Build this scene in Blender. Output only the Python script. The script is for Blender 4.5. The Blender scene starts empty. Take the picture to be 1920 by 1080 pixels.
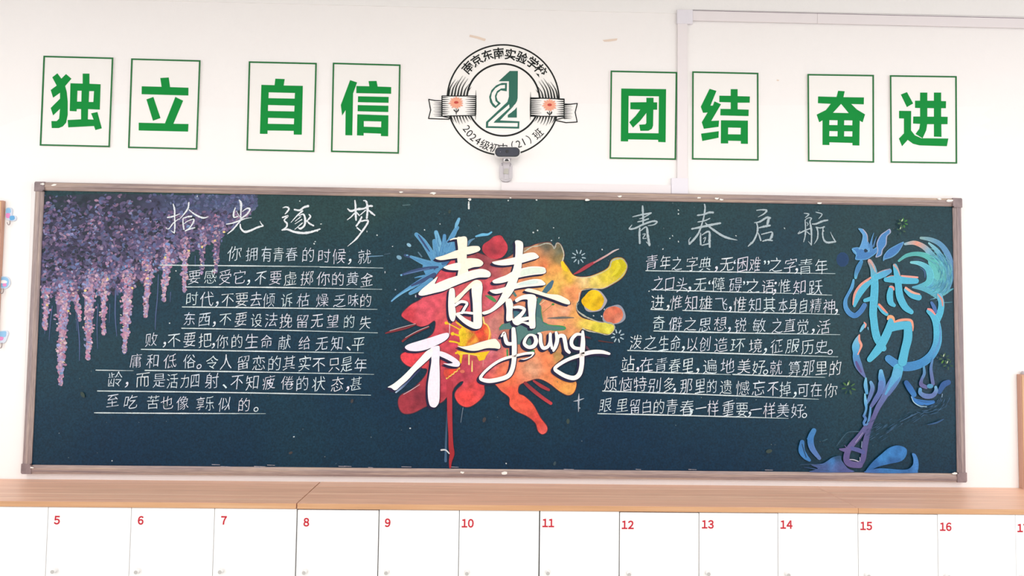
import bpy, bmesh, math, random
from mathutils import Vector, Matrix, Euler, noise
from mathutils.geometry import tessellate_polygon, delaunay_2d_cdt
random.seed(7)
S = bpy.context.scene
COL = S.collection
ZC = 1.638                      # height of the blackboard centre above the floor

# ------------------------------------------------------------------ camera
F = 1300.0
ROT = Euler((1.6186076715659002, -0.013856724806307216, -0.02197304317458815), 'XYZ')
POS = Vector((-0.026928269940347607, -2.970409914076702, 0.04961878414984386 + ZC))
cam = bpy.data.cameras.new('camera')
cam.sensor_width = 36.0
cam.lens = F / 1920 * 36.0
cam.clip_start = 0.05
camo = bpy.data.objects.new('camera', cam)
camo.location = POS
camo.rotation_euler = ROT
COL.objects.link(camo)
S.camera = camo
# ------------------------------------------------------------------ light
S.view_settings.view_transform = 'Standard'
S.view_settings.look = 'None'
S.view_settings.gamma = 1
S.view_settings.use_curve_mapping = False
S.view_settings.exposure = -0.80
w = bpy.data.worlds.new('world')
S.world = w
w.use_nodes = True
w.node_tree.nodes['Background'].inputs[0].default_value = (0.9, 0.95, 1.0, 1)
w.node_tree.nodes['Background'].inputs[1].default_value = 1.0


def area(name, loc, rot, sx, sy, power, col=(1, 1, 1)):
    l = bpy.data.lights.new(name, 'AREA')
    l.shape = 'RECTANGLE'; l.size = sx; l.size_y = sy; l.energy = power; l.color = col
    o = bpy.data.objects.new(name, l)
    o.location = loc; o.rotation_euler = rot
    COL.objects.link(o)
    return o


LAMPS = [(x, y) for y in (-1.9, -3.9, -5.9) for x in (-2.4, 0.0, 2.4)]
for (x, y) in LAMPS:
    area('ceiling_lamp_light', (x, y, 3.12), (0, 0, 0), 1.15, 0.25, 31, (1.0, 0.99, 0.985))
for y in (-1.9, -4.3, -6.6):
    area('window_daylight', (4.42, y, 1.75), (0, math.radians(90), 0), 1.5, 1.7, 52, (0.95, 0.99, 1.06))
    area('window_daylight', (-4.42, y, 1.75), (0, math.radians(-90), 0), 1.5, 1.7, 40, (0.95, 0.99, 1.06))

RM = ROT.to_matrix()


def W(px, py, y):
    """where the sight line through a photograph point meets the plane at depth y"""
    d = RM @ Vector(((px - 960) / F, -(py - 540) / F, -1.0))
    t = (y - POS.y) / d.y
    return POS + d * t


# ------------------------------------------------------------------ materials
def lin(c):
    r = []
    for v in c:
        v = v / 255.0
        r.append(v / 12.92 if v <= 0.04045 else ((v + 0.055) / 1.055) ** 2.4)
    return tuple(r)


def mat(name, col, rough=0.6, spec=0.3, metal=0.0):
    m = bpy.data.materials.new(name)
    m.use_nodes = True
    b = m.node_tree.nodes['Principled BSDF']
    c = lin(col)
    b.inputs['Base Color'].default_value = (*c, 1)
    b.inputs['Roughness'].default_value = rough
    b.inputs['Specular IOR Level'].default_value = spec
    b.inputs['Metallic'].default_value = metal
    return m


def noisy(name, stops, scale=(1, 1, 1), nscale=5.0, detail=4, rough=0.6, spec=0.3, bump=0.0, distort=0.0, bscale=None, fine=None):
    """noise-driven colour ramp in object coordinates"""
    m = mat(name, (128, 128, 128), rough, spec)
    nt = m.node_tree; N = nt.nodes; L = nt.links
    b = N['Principled BSDF']
    tc = N.new('ShaderNodeTexCoord')
    mp = N.new('ShaderNodeMapping'); mp.inputs['Scale'].default_value = scale
    L.new(tc.outputs['Object'], mp.inputs[0])
    nz = N.new('ShaderNodeTexNoise'); nz.inputs['Scale'].default_value = nscale
    nz.inputs['Detail'].default_value = detail; nz.inputs['Distortion'].default_value = distort
    L.new(mp.outputs[0], nz.inputs['Vector'])
    cr = N.new('ShaderNodeValToRGB')
    e = cr.color_ramp.elements
    while len(e) > 1: e.remove(e[-1])
    e[0].position = stops[0][0]; e[0].color = (*lin(stops[0][1]), 1)
    for p, c in stops[1:]:
        q = e.new(p); q.color = (*lin(c), 1)
    L.new(nz.outputs[0], cr.inputs[0])
    out = cr.outputs[0]
    if fine:
        n2 = N.new('ShaderNodeTexNoise'); n2.inputs['Scale'].default_value = fine[0]; n2.inputs['Detail'].default_value = 2
        mp2 = N.new('ShaderNodeMapping'); mp2.inputs['Scale'].default_value = fine[2] if len(fine) > 2 else (1, 1, 1)
        L.new(tc.outputs['Object'], mp2.inputs[0]); L.new(mp2.outputs[0], n2.inputs['Vector'])
        mr = N.new('ShaderNodeMapRange'); mr.inputs['From Min'].default_value = 0.3; mr.inputs['From Max'].default_value = 0.7
        mr.inputs['To Min'].default_value = 1 - fine[1]; mr.inputs['To Max'].default_value = 1 + fine[1]
        L.new(n2.outputs[0], mr.inputs[0])
        mx = N.new('ShaderNodeVectorMath'); mx.operation = 'SCALE'
        L.new(out, mx.inputs[0]); L.new(mr.outputs[0], mx.inputs['Scale'])
        out = mx.outputs[0]
    L.new(out, b.inputs['Base Color'])
    if bump:
        bp = N.new('ShaderNodeBump'); bp.inputs['Strength'].default_value = bump; bp.inputs['Distance'].default_value = 0.002
        nb = N.new('ShaderNodeTexNoise'); nb.inputs['Scale'].default_value = bscale or nscale * 10
        L.new(tc.outputs['Object'], nb.inputs['Vector']); L.new(nb.outputs[0], bp.inputs['Height'])
        L.new(bp.outputs[0], b.inputs['Normal'])
    return m


def paint_material(name, gain=1.0, rough=0.55, grain=0.10, nscale=260, chalky=None):
    """painted or chalked marks: colour comes from the marks' own colour attribute, broken up by grain"""
    m = mat(name, (200, 200, 200), rough, 0.2)
    nt = m.node_tree; N = nt.nodes; L = nt.links
    b = N['Principled BSDF']
    at = N.new('ShaderNodeAttribute'); at.attribute_name = 'Col'
    tc = N.new('ShaderNodeTexCoord')
    nz = N.new('ShaderNodeTexNoise'); nz.inputs['Scale'].default_value = nscale; nz.inputs['Detail'].default_value = 3
    L.new(tc.outputs['Object'], nz.inputs['Vector'])
    mr = N.new('ShaderNodeMapRange'); mr.inputs['From Min'].default_value = 0.3; mr.inputs['From Max'].default_value = 0.7
    mr.inputs['To Min'].default_value = gain * (1 - grain); mr.inputs['To Max'].default_value = gain * (1 + grain)
    L.new(nz.outputs[0], mr.inputs[0])
    mx = N.new('ShaderNodeVectorMath'); mx.operation = 'SCALE'
    L.new(at.outputs['Color'], mx.inputs[0]); L.new(mr.outputs[0], mx.inputs['Scale'])
    out = mx.outputs[0]
    if chalky:
        cr = N.new('ShaderNodeMapRange'); cr.inputs['From Min'].default_value = chalky[0]; cr.inputs['From Max'].default_value = chalky[1]
        n2 = N.new('ShaderNodeTexNoise'); n2.inputs['Scale'].default_value = 420; n2.inputs['Detail'].default_value = 2
        L.new(tc.outputs['Object'], n2.inputs['Vector']); L.new(n2.outputs[0], cr.inputs[0])
        mc = N.new('ShaderNodeMix'); mc.data_type = 'RGBA'
        mc.inputs['A'].default_value = (*lin((75, 100, 105)), 1)
        L.new(cr.outputs[0], mc.inputs['Factor']); L.new(out, mc.inputs['B'])
        out = mc.outputs['Result']
    L.new(out, b.inputs['Base Color'])
    return m


def board_material():
    """green slate paint in noisy patches, darker and bluer towards the bottom"""
    m = mat('chalkboard_green', (30, 50, 60), 0.38, 0.22)
    nt = m.node_tree; N = nt.nodes; L = nt.links
    b = N['Principled BSDF']
    tc = N.new('ShaderNodeTexCoord')
    n1 = N.new('ShaderNodeTexNoise'); n1.inputs['Scale'].default_value = 1.1; n1.inputs['Detail'].default_value = 6; n1.inputs['Distortion'].default_value = .6
    L.new(tc.outputs['Object'], n1.inputs['Vector'])
    sp = N.new('ShaderNodeSeparateXYZ'); L.new(tc.outputs['Object'], sp.inputs[0])
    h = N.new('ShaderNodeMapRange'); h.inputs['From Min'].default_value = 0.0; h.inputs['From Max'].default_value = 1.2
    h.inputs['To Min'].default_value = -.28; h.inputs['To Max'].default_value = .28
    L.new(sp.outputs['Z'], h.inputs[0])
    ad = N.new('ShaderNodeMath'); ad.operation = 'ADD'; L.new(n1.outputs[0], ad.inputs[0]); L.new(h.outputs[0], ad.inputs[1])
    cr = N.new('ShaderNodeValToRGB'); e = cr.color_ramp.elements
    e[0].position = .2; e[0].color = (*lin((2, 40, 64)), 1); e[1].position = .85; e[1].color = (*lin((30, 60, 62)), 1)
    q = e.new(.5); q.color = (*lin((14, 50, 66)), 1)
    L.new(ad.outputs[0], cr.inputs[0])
    n2 = N.new('ShaderNodeTexNoise'); n2.inputs['Scale'].default_value = 150; n2.inputs['Detail'].default_value = 2; L.new(tc.outputs['Object'], n2.inputs['Vector'])
    mr = N.new('ShaderNodeMapRange'); mr.inputs['From Min'].default_value = .3; mr.inputs['From Max'].default_value = .7; mr.inputs['To Min'].default_value = .68; mr.inputs['To Max'].default_value = 1.32
    L.new(n2.outputs[0], mr.inputs[0])
    mx = N.new('ShaderNodeVectorMath'); mx.operation = 'SCALE'; L.new(cr.outputs[0], mx.inputs[0]); L.new(mr.outputs[0], mx.inputs['Scale'])
    L.new(mx.outputs[0], b.inputs['Base Color'])
    return m


M = {}
M['wall'] = noisy('wall_plaster', [(0.3, (246, 241, 239)), (0.7, (247, 243, 241))], nscale=1.6, rough=0.9, spec=0.1, bump=0.25, bscale=160)
M['upper'] = noisy('upper_plaster', [(0.3, (244, 240, 238)), (0.7, (245, 242, 240))], nscale=1.6, rough=0.9, spec=0.1, bump=0.25, bscale=160)
M['fresh'] = noisy('fresh_wall_paint', [(0.3, (246, 242, 240)), (0.7, (248, 245, 243))], nscale=2.5, rough=0.85, spec=0.1)
M['ceiling'] = mat('ceiling_white', (235, 235, 232), 0.9, 0.1)
M['floor'] = noisy('floor_tile', [(0.3, (188, 182, 172)), (0.7, (205, 200, 190))], nscale=3, rough=0.35, spec=0.4)
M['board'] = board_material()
M['paint'] = paint_material('board_paint', 0.83)
M['petal'] = paint_material('petal_paint', 0.86, grain=0.12, nscale=300)
M['letter'] = paint_material('lettering_paint', 0.95, grain=0.05, nscale=90)
M['chalk'] = paint_material('chalk', 0.95, rough=0.9, grain=0.12, chalky=(0.28, 0.46))
M['rail'] = noisy('frame_aluminium', [(0.3, (126, 108, 108)), (0.45, (148, 128, 124)), (0.58, (166, 144, 134)), (0.75, (190, 164, 142))],
                  scale=(0.9, 6, 50), nscale=2.2, detail=6, rough=0.4, spec=0.5, fine=(30, 0.16, (0.6, 1, 12)))
M['railv'] = noisy('frame_aluminium_upright', [(0.3, (126, 110, 114)), (0.5, (150, 132, 130)), (0.7, (176, 156, 146))],
                   scale=(50, 6, 0.9), nscale=2.2, detail=6, rough=0.4, spec=0.5, fine=(30, 0.16, (12, 1, 0.8)))
M['cap'] = noisy('corner_cap_plastic', [(0.3, (118, 102, 104)), (0.7, (148, 130, 130))], nscale=30, rough=0.5, spec=0.4)
M['scrap'] = mat('torn_paper', (240, 236, 230), 0.8, 0.1)
M['door'] = mat('locker_laminate', (251, 250, 249), 0.5, 0.3)
M['carcass'] = mat('locker_dark_edge', (60, 50, 52), 0.7, 0.2)
M['sticker'] = mat('number_sticker_film', (250, 247, 242), 0.35, 0.4)
M['red'] = mat('number_red', (190, 38, 56), 0.5, 0.2)
M['lock'] = mat('lock_metal', (196, 194, 192), 0.35, 0.5, 0.3)
M['lockw'] = mat('lock_ring_white', (232, 230, 228), 0.4, 0.4)
M['wood'] = noisy('worktop_laminate', [(0.25, (218, 168, 144)), (0.5, (229, 182, 155)), (0.75, (236, 194, 168))],
                  scale=(0.7, 26, 20), nscale=2.0, detail=5, rough=0.38, spec=0.4, fine=(9, 0.10, (0.5, 20, 8)))
M['woodedge'] = noisy('worktop_edge_band', [(0.25, (192, 146, 108)), (0.5, (204, 156, 116)), (0.75, (214, 172, 134))],
                      scale=(0.8, 10, 26), nscale=3.0, detail=5, rough=0.4, spec=0.4)
M['pale_line'] = mat('worktop_pale_grain', (240, 208, 184), 0.35, 0.5)
M['duct'] = mat('trunking_plastic', (236, 228, 229), 0.5, 0.3)
M['duct2'] = mat('trunking_joint_plastic', (232, 227, 234), 0.5, 0.3)
M['gap'] = mat('dark_gap', (120, 100, 115), 0.8, 0.1)
M['card'] = mat('sign_card', (243, 239, 235), 0.45, 0.25)
M['green'] = mat('sign_green', (20, 138, 60), 0.6, 0.1)
M['dgreen'] = mat('sign_border_green', (20, 108, 50), 0.45, 0.3)
M['ink'] = mat('emblem_ink', (22, 26, 26), 0.5, 0.2)
M['emgreen'] = mat('emblem_green', (48, 106, 90), 0.5, 0.2)
M['emwhite'] = mat('emblem_white', (247, 243, 239), 0.5, 0.2)
M['coral'] = mat('flower_coral', (240, 166, 138), 0.5, 0.2)
M['flowerred'] = mat('flower_red', (200, 74, 66), 0.5, 0.2)
M['camwhite'] = mat('webcam_shell', (240, 238, 238), 0.4, 0.4)
M['camgrey'] = mat('webcam_mount_grey', (196, 190, 194), 0.5, 0.4)
M['campad'] = mat('webcam_mount_pad', (184, 180, 172), 0.6, 0.3)
M['camblack'] = mat('webcam_glass', (34, 38, 56), 0.15, 0.5)
M['black'] = mat('black_plastic', (16, 15, 18), 0.4, 0.4)
M['hookblue'] = mat('hook_blue', (140, 190, 226), 0.35, 0.4)
M['hookpale'] = mat('hook_clear_rim', (206, 214, 228), 0.2, 0.5)
M['hookdeep'] = mat('hook_deep_blue', (98, 166, 214), 0.35, 0.4)
M['hookpink'] = mat('hook_pink', (226, 140, 196), 0.4, 0.3)
M['wire'] = mat('hook_wire', (150, 136, 136), 0.3, 0.5, 0.6)
M['tape'] = mat('old_tape', (232, 212, 196), 0.7, 0.1)
M['noticewood'] = noisy('notice_board_wood', [(0.3, (200, 156, 122)), (0.7, (222, 182, 144))], scale=(20, 10, 1), nscale=3, rough=0.5)
M['noticerim'] = mat('notice_board_rim', (196, 152, 132), 0.5, 0.3)
M['glass'] = mat('window_glass', (235, 240, 245), 0.05, 0.5)
M['glass'].node_tree.nodes['Principled BSDF'].inputs['Transmission Weight'].default_value = 1.0
M['tube'] = mat('lamp_diffuser', (250, 250, 245), 0.5, 0.2)
M['tube'].node_tree.nodes['Principled BSDF'].inputs['Emission Color'].default_value = (1, 0.98, 0.95, 1)
M['tube'].node_tree.nodes['Principled BSDF'].inputs['Emission Strength'].default_value = 3.0


# ------------------------------------------------------------------ object helpers
def link(name, me, parent=None, m=None):
    o = bpy.data.objects.new(name, me)
    COL.objects.link(o)
    if parent is not None: o.parent = parent
    if m is not None:
        for k in (m if isinstance(m, (list, tuple)) else [m]):
            me.materials.append(M[k] if isinstance(k, str) else k)
    return o


def thing(name, label, cat, loc=(0, 0, 0), group=None):
    o = bpy.data.objects.new(name, None)
    o.empty_display_size = 0.05
    COL.objects.link(o)
    o.location = loc
    o['label'] = label; o['category'] = cat
    if group: o['group'] = group
    return o


def tag(o, label, cat, group=None):
    o['label'] = label; o['category'] = cat
    if group: o['group'] = group
    return o


def struct(o):
    o['kind'] = 'structure'
    return o


class MB:
    """collects shapes into one mesh (world coordinates; origin handled when built)"""
    def __init__(s): s.v = []; s.f = []; s.c = []; s.mi = []

    def add(s, vs, fs, col=None, mi=0):
        b = len(s.v)
        s.v += [tuple(v) for v in vs]
        for f in fs:
            s.f.append([b + i for i in f]); s.mi.append(mi)
        s.c += [col if col else (1, 1, 1)] * len(vs)

    def addc(s, vs, fs, cols):
        b = len(s.v)
        s.v += [tuple(v) for v in vs]
        for f in fs:
            s.f.append([b + i for i in f]); s.mi.append(0)
        s.c += cols

    def box(s, a, b, mi=0, bev=0.0):
        x0, y0, z0 = a; x1, y1, z1 = b
        if bev:
            bm = bmesh.new()
            bmesh.ops.create_cube(bm, size=1)
            for v in bm.verts:
                v.co = Vector((x0 + (v.co.x + .5) * (x1 - x0), y0 + (v.co.y + .5) * (y1 - y0), z0 + (v.co.z + .5) * (z1 - z0)))
            bmesh.ops.bevel(bm, geom=bm.edges[:], offset=bev, segments=2, affect='EDGES')
            s.bm(bm, mi); return
        s.add([(x0, y0, z0), (x1, y0, z0), (x1, y1, z0), (x0, y1, z0), (x0, y0, z1), (x1, y0, z1), (x1, y1, z1), (x0, y1, z1)],
              [(0, 3, 2, 1), (4, 5, 6, 7), (0, 1, 5, 4), (1, 2, 6, 5), (2, 3, 7, 6), (3, 0, 4, 7)], mi=mi)

    def bm(s, bm, mi=0):
        bm.verts.ensure_lookup_table()
        for i, v in enumerate(bm.verts): v.index = i
        s.add([v.co[:] for v in bm.verts], [[v.index for v in f.verts] for f in bm.faces], mi=mi)
        bm.free()

    def prism(s, pts, y0, y1, mi=0, holes=()):
        """pts (x,z) outline extruded from y0 (back) to y1 (front, smaller y)"""
        loops = [list(pts)] + [list(h) for h in holes]
        flat = [p for l in loops for p in l]
        tri = tessellate_polygon([[Vector((p[0], p[1], 0)) for p in l] for l in loops])
        n = len(flat)
        vs = [(p[0], y1, p[1]) for p in flat] + [(p[0], y0, p[1]) for p in flat]
        fs = []
        for t in tri:
            a, b, c = [flat[i] for i in t]
            if (b[0] - a[0]) * (c[1] - a[1]) - (b[1] - a[1]) * (c[0] - a[0]) < 0: t = t[::-1]
            fs.append(tuple(t)); fs.append(tuple(n + i for i in t[::-1]))
        k = 0
        for li, l in enumerate(loops):
            m = len(l)
            ar = sum(l[i][0] * l[(i + 1) % m][1] - l[(i + 1) % m][0] * l[i][1] for i in range(m))
            ccw = (ar > 0) == (li == 0)
            for i in range(m):
                j = (i + 1) % m
                q = (k + i, n + k + i, n + k + j, k + j)
                fs.append(q if ccw else q[::-1])
            k += m
        s.add(vs, fs, mi=mi)

    def cyl(s, c, r, h, axis='y', n=16, mi=0, r2=None):
        bm = bmesh.new()
        bmesh.ops.create_cone(bm, cap_ends=True, segments=n, radius1=r, radius2=r if r2 is None else r2, depth=h)
        if axis == 'y': bmesh.ops.rotate(bm, verts=bm.verts, matrix=Matrix.Rotation(math.radians(90), 3, 'X'))
        if axis == 'x': bmesh.ops.rotate(bm, verts=bm.verts, matrix=Matrix.Rotation(math.radians(90), 3, 'Y'))
        bmesh.ops.translate(bm, verts=bm.verts, vec=c)
        s.bm(bm, mi)

    def tube(s, pts, r, n=8, mi=0):
        P = [Vector(p) for p in pts]
        vs = []; fs = []
        for i, p in enumerate(P):
            d = (P[min(i + 1, len(P) - 1)] - P[max(i - 1, 0)]).normalized()
            a = d.orthogonal().normalized() if i == 0 else (a - d * a.dot(d)).normalized()
            b = d.cross(a)
            for k in range(n):
                t = 2 * math.pi * k / n
                vs.append(p + (a * math.cos(t) + b * math.sin(t)) * r)
        for i in range(len(P) - 1):
            for k in range(n):
                k2 = (k + 1) % n
                fs.append((i * n + k, i * n + k2, (i + 1) * n + k2, (i + 1) * n + k))
        fs.append(tuple(range(n))[::-1]); fs.append(tuple((len(P) - 1) * n + k for k in range(n)))
        s.add(vs, fs, mi=mi)

    def build(s, name, m, parent=None, origin=None, col=False, smooth=False):
        # origin: world location of the parent (children hold local coordinates)
        o0 = Vector(origin) if origin is not None else Vector((0, 0, 0))
        if parent is not None and origin is None: o0 = Vector(parent.location)
        vs = [tuple(Vector(v) - o0) for v in s.v]
        me = bpy.data.meshes.new(name)
        me.from_pydata(vs, [], s.f)
        if any(s.mi): me.polygons.foreach_set('material_index', s.mi)
        if smooth: me.polygons.foreach_set('use_smooth', [True] * len(me.polygons))
        if col:
            at = me.color_attributes.new('Col', 'FLOAT_COLOR', 'POINT')
            at.data.foreach_set('color', [x for c in s.c for x in (*c, 1.0)])
        me.validate()
        me.update()
        o = link(name, me, parent, m)
        if parent is None and origin is not None: o.location = o0
        return o


# ------------------------------------------------------------------ flat marks painted on a surface
def catmull(pts, n=6, closed=False):
    P = [tuple(p) for p in pts]
    m = len(P); out = []
    if m < 3 and not closed:
        a, b = P[0], P[-1]
        return [tuple(a[k] + (b[k] - a[k]) * i / n for k in range(len(a))) for i in range(n + 1)]
    rng = range(m if closed else m - 1)
    for i in rng:
        if closed: p0, p1, p2, p3 = P[(i - 1) % m], P[i], P[(i + 1) % m], P[(i + 2) % m]
        else: p0, p1, p2, p3 = P[max(i - 1, 0)], P[i], P[i + 1], P[min(i + 2, m - 1)]
        for j in range(n):
            t = j / n; t2 = t * t; t3 = t2 * t
            out.append(tuple(0.5 * (2 * p1[k] + (p2[k] - p0[k]) * t + (2 * p0[k] - 5 * p1[k] + 4 * p2[k] - p3[k]) * t2
                                    + (3 * p1[k] - p0[k] - 3 * p2[k] + p3[k]) * t3) for k in range(len(p1))))
    if not closed: out.append(P[-1])
    return out


class Art:
    """thin marks lying on the plane y = -base; points are read from the photograph and put on that plane"""
    def __init__(s, base, step=1.5e-5):
        s.h = base; s.step = step; s.mb = MB(); s.z = (0, 0, 1)

    def zone(s, x0, y0, k): s.z = (x0, y0, k); return s

    def T(s, p): return (s.z[0] + p[0] / s.z[2], s.z[1] + p[1] / s.z[2])

    def put(s, pts, faces, cols):
        s.h += s.step
        y = -s.h
        fs = []
        for f in faces:
            a, b, c = pts[f[0]], pts[f[1]], pts[f[2]]
            if (b[0] - a[0]) * (c[1] - a[1]) - (b[1] - a[1]) * (c[0] - a[0]) > 0: f = tuple(f)[::-1]
            fs.append(f)
        s.mb.addc([W(p[0], p[1], y) for p in pts], fs, cols)

    def poly(s, pts, col, smooth=False, holes=(), off=(0, 0), n=5):
        c = lin(col)
        loops = [[s.T(p) for p in l] for l in [pts] + list(holes)]
        loops = [[(p[0] + off[0], p[1] + off[1]) for p in l] for l in loops]
        if smooth: loops = [catmull(l, n, True) for l in loops]
        flat = [p for l in loops for p in l]
        tri = tessellate_polygon([[Vector((p[0], p[1], 0)) for p in l] for l in loops])
        s.put(flat, [tuple(t) for t in tri], [c] * len(flat))

    def stroke(s, pts, cols, off=(0, 0), grow=0.0, n=7, caps=True, wob=0.0):
        if isinstance(cols[0], (int, float)): cols = [cols]
        P = [(*s.T(p), p[2] / s.z[2] + grow) for p in pts]
        P = [(p[0] + off[0], p[1] + off[1], p[2]) for p in P]
        C = catmull(P, n)
        m = len(C)
        if wob: C = [(x, y, max(0.3, q * (1 + wob * (random.random() - .5)))) for x, y, q in C]
        L = []; Rr = []
        for i in range(m):
            a = C[max(i - 1, 0)]; b = C[min(i + 1, m - 1)]
            dx, dy = b[0] - a[0], b[1] - a[1]; l = math.hypot(dx, dy) or 1
            nx, ny = -dy / l, dx / l; q = max(C[i][2], 0.2) / 2
            L.append((C[i][0] + nx * q, C[i][1] + ny * q)); Rr.append((C[i][0] - nx * q, C[i][1] - ny * q))

        def cc(t):
            t = t * (len(cols) - 1); i = min(int(t), len(cols) - 2) if len(cols) > 1 else 0
            if len(cols) == 1: return lin(cols[0])
            u = t - i
            return lin([cols[i][k] * (1 - u) + cols[i + 1][k] * u for k in range(3)])
        pts2 = []; cl = []; fs = []
        for i in range(m):
            pts2 += [L[i], Rr[i]]; k = cc(i / (m - 1)); cl += [k, k]
        for i in range(m - 1): fs.append((2 * i, 2 * i + 1, 2 * i + 3, 2 * i + 2))
        s.put(pts2, fs, cl)
        if caps:
            for i, e in ((0, 0), (m - 1, 1)):
                s.disc(C[i][0], C[i][1], max(C[i][2], 0.2) / 2, None, lc=cc(e), raw=True)

    def disc(s, x, y, r, col, r2=None, a=0.0, n=10, lc=None, raw=False):
        if not raw:
            x, y = s.T((x, y)); r /= s.z[2]; r2 = r2 / s.z[2] if r2 else None
        r2 = r2 or r
        ca, sa = math.cos(a), math.sin(a)
        pts = [(x + r * math.cos(t) * ca - r2 * math.sin(t) * sa, y + r * math.cos(t) * sa + r2 * math.sin(t) * ca)
               for t in [2 * math.pi * k / n for k in range(n)]]
        c = lc if lc else lin(col)
        s.put(pts, [tuple(range(n))], [c] * n)

    def field(s, pts, anchors, cell=4.0, smooth=True, mott=0.16, pw=3.0, seed=0.0):
        """outline filled with blended paint colours given at anchor points, mottled"""
        loop = [s.T(p) for p in pts]
        if smooth: loop = catmull(loop, 4, True)
        x0 = min(p[0] for p in loop); x1 = max(p[0] for p in loop); y0 = min(p[1] for p in loop); y1 = max(p[1] for p in loop)
        vs = [Vector(p) for p in loop]; n = len(vs)

        def inside(x, y):
            c = False; j = n - 1
            for i in range(n):
                a = vs[i]; b = vs[j]
                if (a.y > y) != (b.y > y) and x < (b.x - a.x) * (y - a.y) / (b.y - a.y) + a.x: c = not c
                j = i
            return c
        X = x0
        while X < x1:
            Y = y0
            while Y < y1:
                px = X + random.uniform(-.4, .4) * cell; py = Y + random.uniform(-.4, .4) * cell
                if inside(px, py): vs.append(Vector((px, py)))
                Y += cell
            X += cell
        r = delaunay_2d_cdt(vs, [], [list(range(n))], 1, 1e-4)
        V = r[0]; fs = r[2]
        an = [(*s.T(a[:2]), lin(a[2])) for a in anchors]
        cols = []
        for v in V:
            wx = v.x + 10 * noise.noise(Vector((v.x * .05, v.y * .05, seed))); wy = v.y + 10 * noise.noise(Vector((v.x * .05, v.y * .05, seed + 9)))
            sw = 0; c = [0, 0, 0]
            for ax, ay, ac in an:
                q = 1.0 / (((wx - ax) ** 2 + (wy - ay) ** 2) ** (pw / 2) + 20)
                sw += q
                for k in range(3): c[k] += ac[k] * q
            g = 1 + mott * 2 * noise.noise(Vector((v.x * .09, v.y * .09, seed + 3))) + mott * random.uniform(-.6, .6)
            cols.append(tuple(min(1, max(0, ck / sw * g)) for ck in c))
        s.put([(v.x, v.y) for v in V], [tuple(f) for f in fs], cols)

    def build(s, name, m, parent, kind=None):
        o = s.mb.build(name, m, parent, col=True)
        if kind: o['kind'] = kind
        return o


# glyphs from the built-in font
GC = {}


def glyph(ch, off=0.0):
    k = (ch, off)
    if k not in GC:
        c = bpy.data.curves.new('glyph', 'FONT'); c.body = ch; c.offset = off; c.resolution_u = 3; c.fill_mode = 'FRONT'
        o = bpy.data.objects.new('glyph', c)
        me = bpy.data.meshes.new_from_object(o)
        vs = [(v.co.x, v.co.y) for v in me.vertices]; fs = [tuple(p.vertices) for p in me.polygons]
        bpy.data.objects.remove(o); bpy.data.curves.remove(c); bpy.data.meshes.remove(me)
        # keep front faces only, without duplicates
        GC[k] = (vs, fs)
    return GC[k]


# ================================================================== the room
Z0 = 0.0; ZT = 3.25; XL = -4.5; XR = 4.5; YB = -8.0
wb = MB(); wb.box((XL - .2, 0.0, Z0), (XR + .2, 0.2, ZT)); wall_back = struct(wb.build('wall_back', 'wall'))
b = MB(); b.box((XL - .2, YB, -0.2), (XR + .2, 0.0, 0.0)); struct(b.build('floor', 'floor'))
b = MB(); b.box((XL - .2, YB, ZT), (XR + .2, 0.2, ZT + .2)); struct(b.build('ceiling', 'ceiling'))
b = MB(); b.box((XL - .2, YB - .2, Z0), (XR + .2, YB, ZT)); struct(b.build('wall_front', 'wall'))
WY = (-1.9, -4.3, -6.6)
for side, xa, xb in (('left', XL - .2, XL), ('right', XR, XR + .2)):
    b = MB()
    b.box((xa, YB, 0), (xb, 0, 0.95)); b.box((xa, YB, 2.55), (xb, 0, ZT))
    ys = [0.0] + [v for y in WY for v in (y + .9, y - .9)] + [YB]
    for i in range(0, len(ys), 2): b.box((xa, ys[i + 1], 0.95), (xb, ys[i], 2.55))
    struct(b.build('wall_' + side, 'wall'))
n_w = 1
for xa, sgn in ((XR + .1, 1), (XL - .1, -1)):
    for y in WY:
        b = MB()
        for (ya, yb, za, zb) in ((y - .9, y + .9, .95, 1.0), (y - .9, y + .9, 2.5, 2.55), (y - .9, y - .85, 1.0, 2.5), (y + .85, y + .9, 1.0, 2.5), (y - .025, y + .025, 1.0, 2.5)):
            b.box((xa - .03, ya, za), (xa + .03, yb, zb))
        wn = struct(b.build('window_%d' % n_w, 'camwhite')); n_w += 1
        for ya, yb in ((y - .85, y - .025), (y + .025, y + .85)):
            g = MB(); g.box((xa - .004, ya, 1.0), (xa + .004, yb, 2.5)); g.build('pane', 'glass', wn)
for i, (x, y) in enumerate(LAMPS):
    t = thing('ceiling_lamp', 'long white fluorescent lamp on the ceiling', 'lamp', (x, y, ZT), 'ceiling lamps in rows')
    b = MB(); b.box((x - .62, y - .15, ZT - .07), (x + .62, y + .15, ZT), bev=.008); b.build('housing', 'camwhite', t)
    b = MB(); b.box((x - .6, y - .12, ZT - .09), (x + .6, y + .12, ZT - .07)); b.build('diffuser', 'tube', t)

# wall details belonging to the back wall: upper plaster band, fresh paint, tape marks
def wallpoly(name, pts, y, m, smooth=False, th=0.0006):
    q = [W(px, py, y) for px, py in (catmull(pts, 4, True) if smooth else pts)]
    b = MB(); b.prism([(v.x, v.z) for v in q], y + th, y)
    return b.build(name, m, wall_back)


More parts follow.
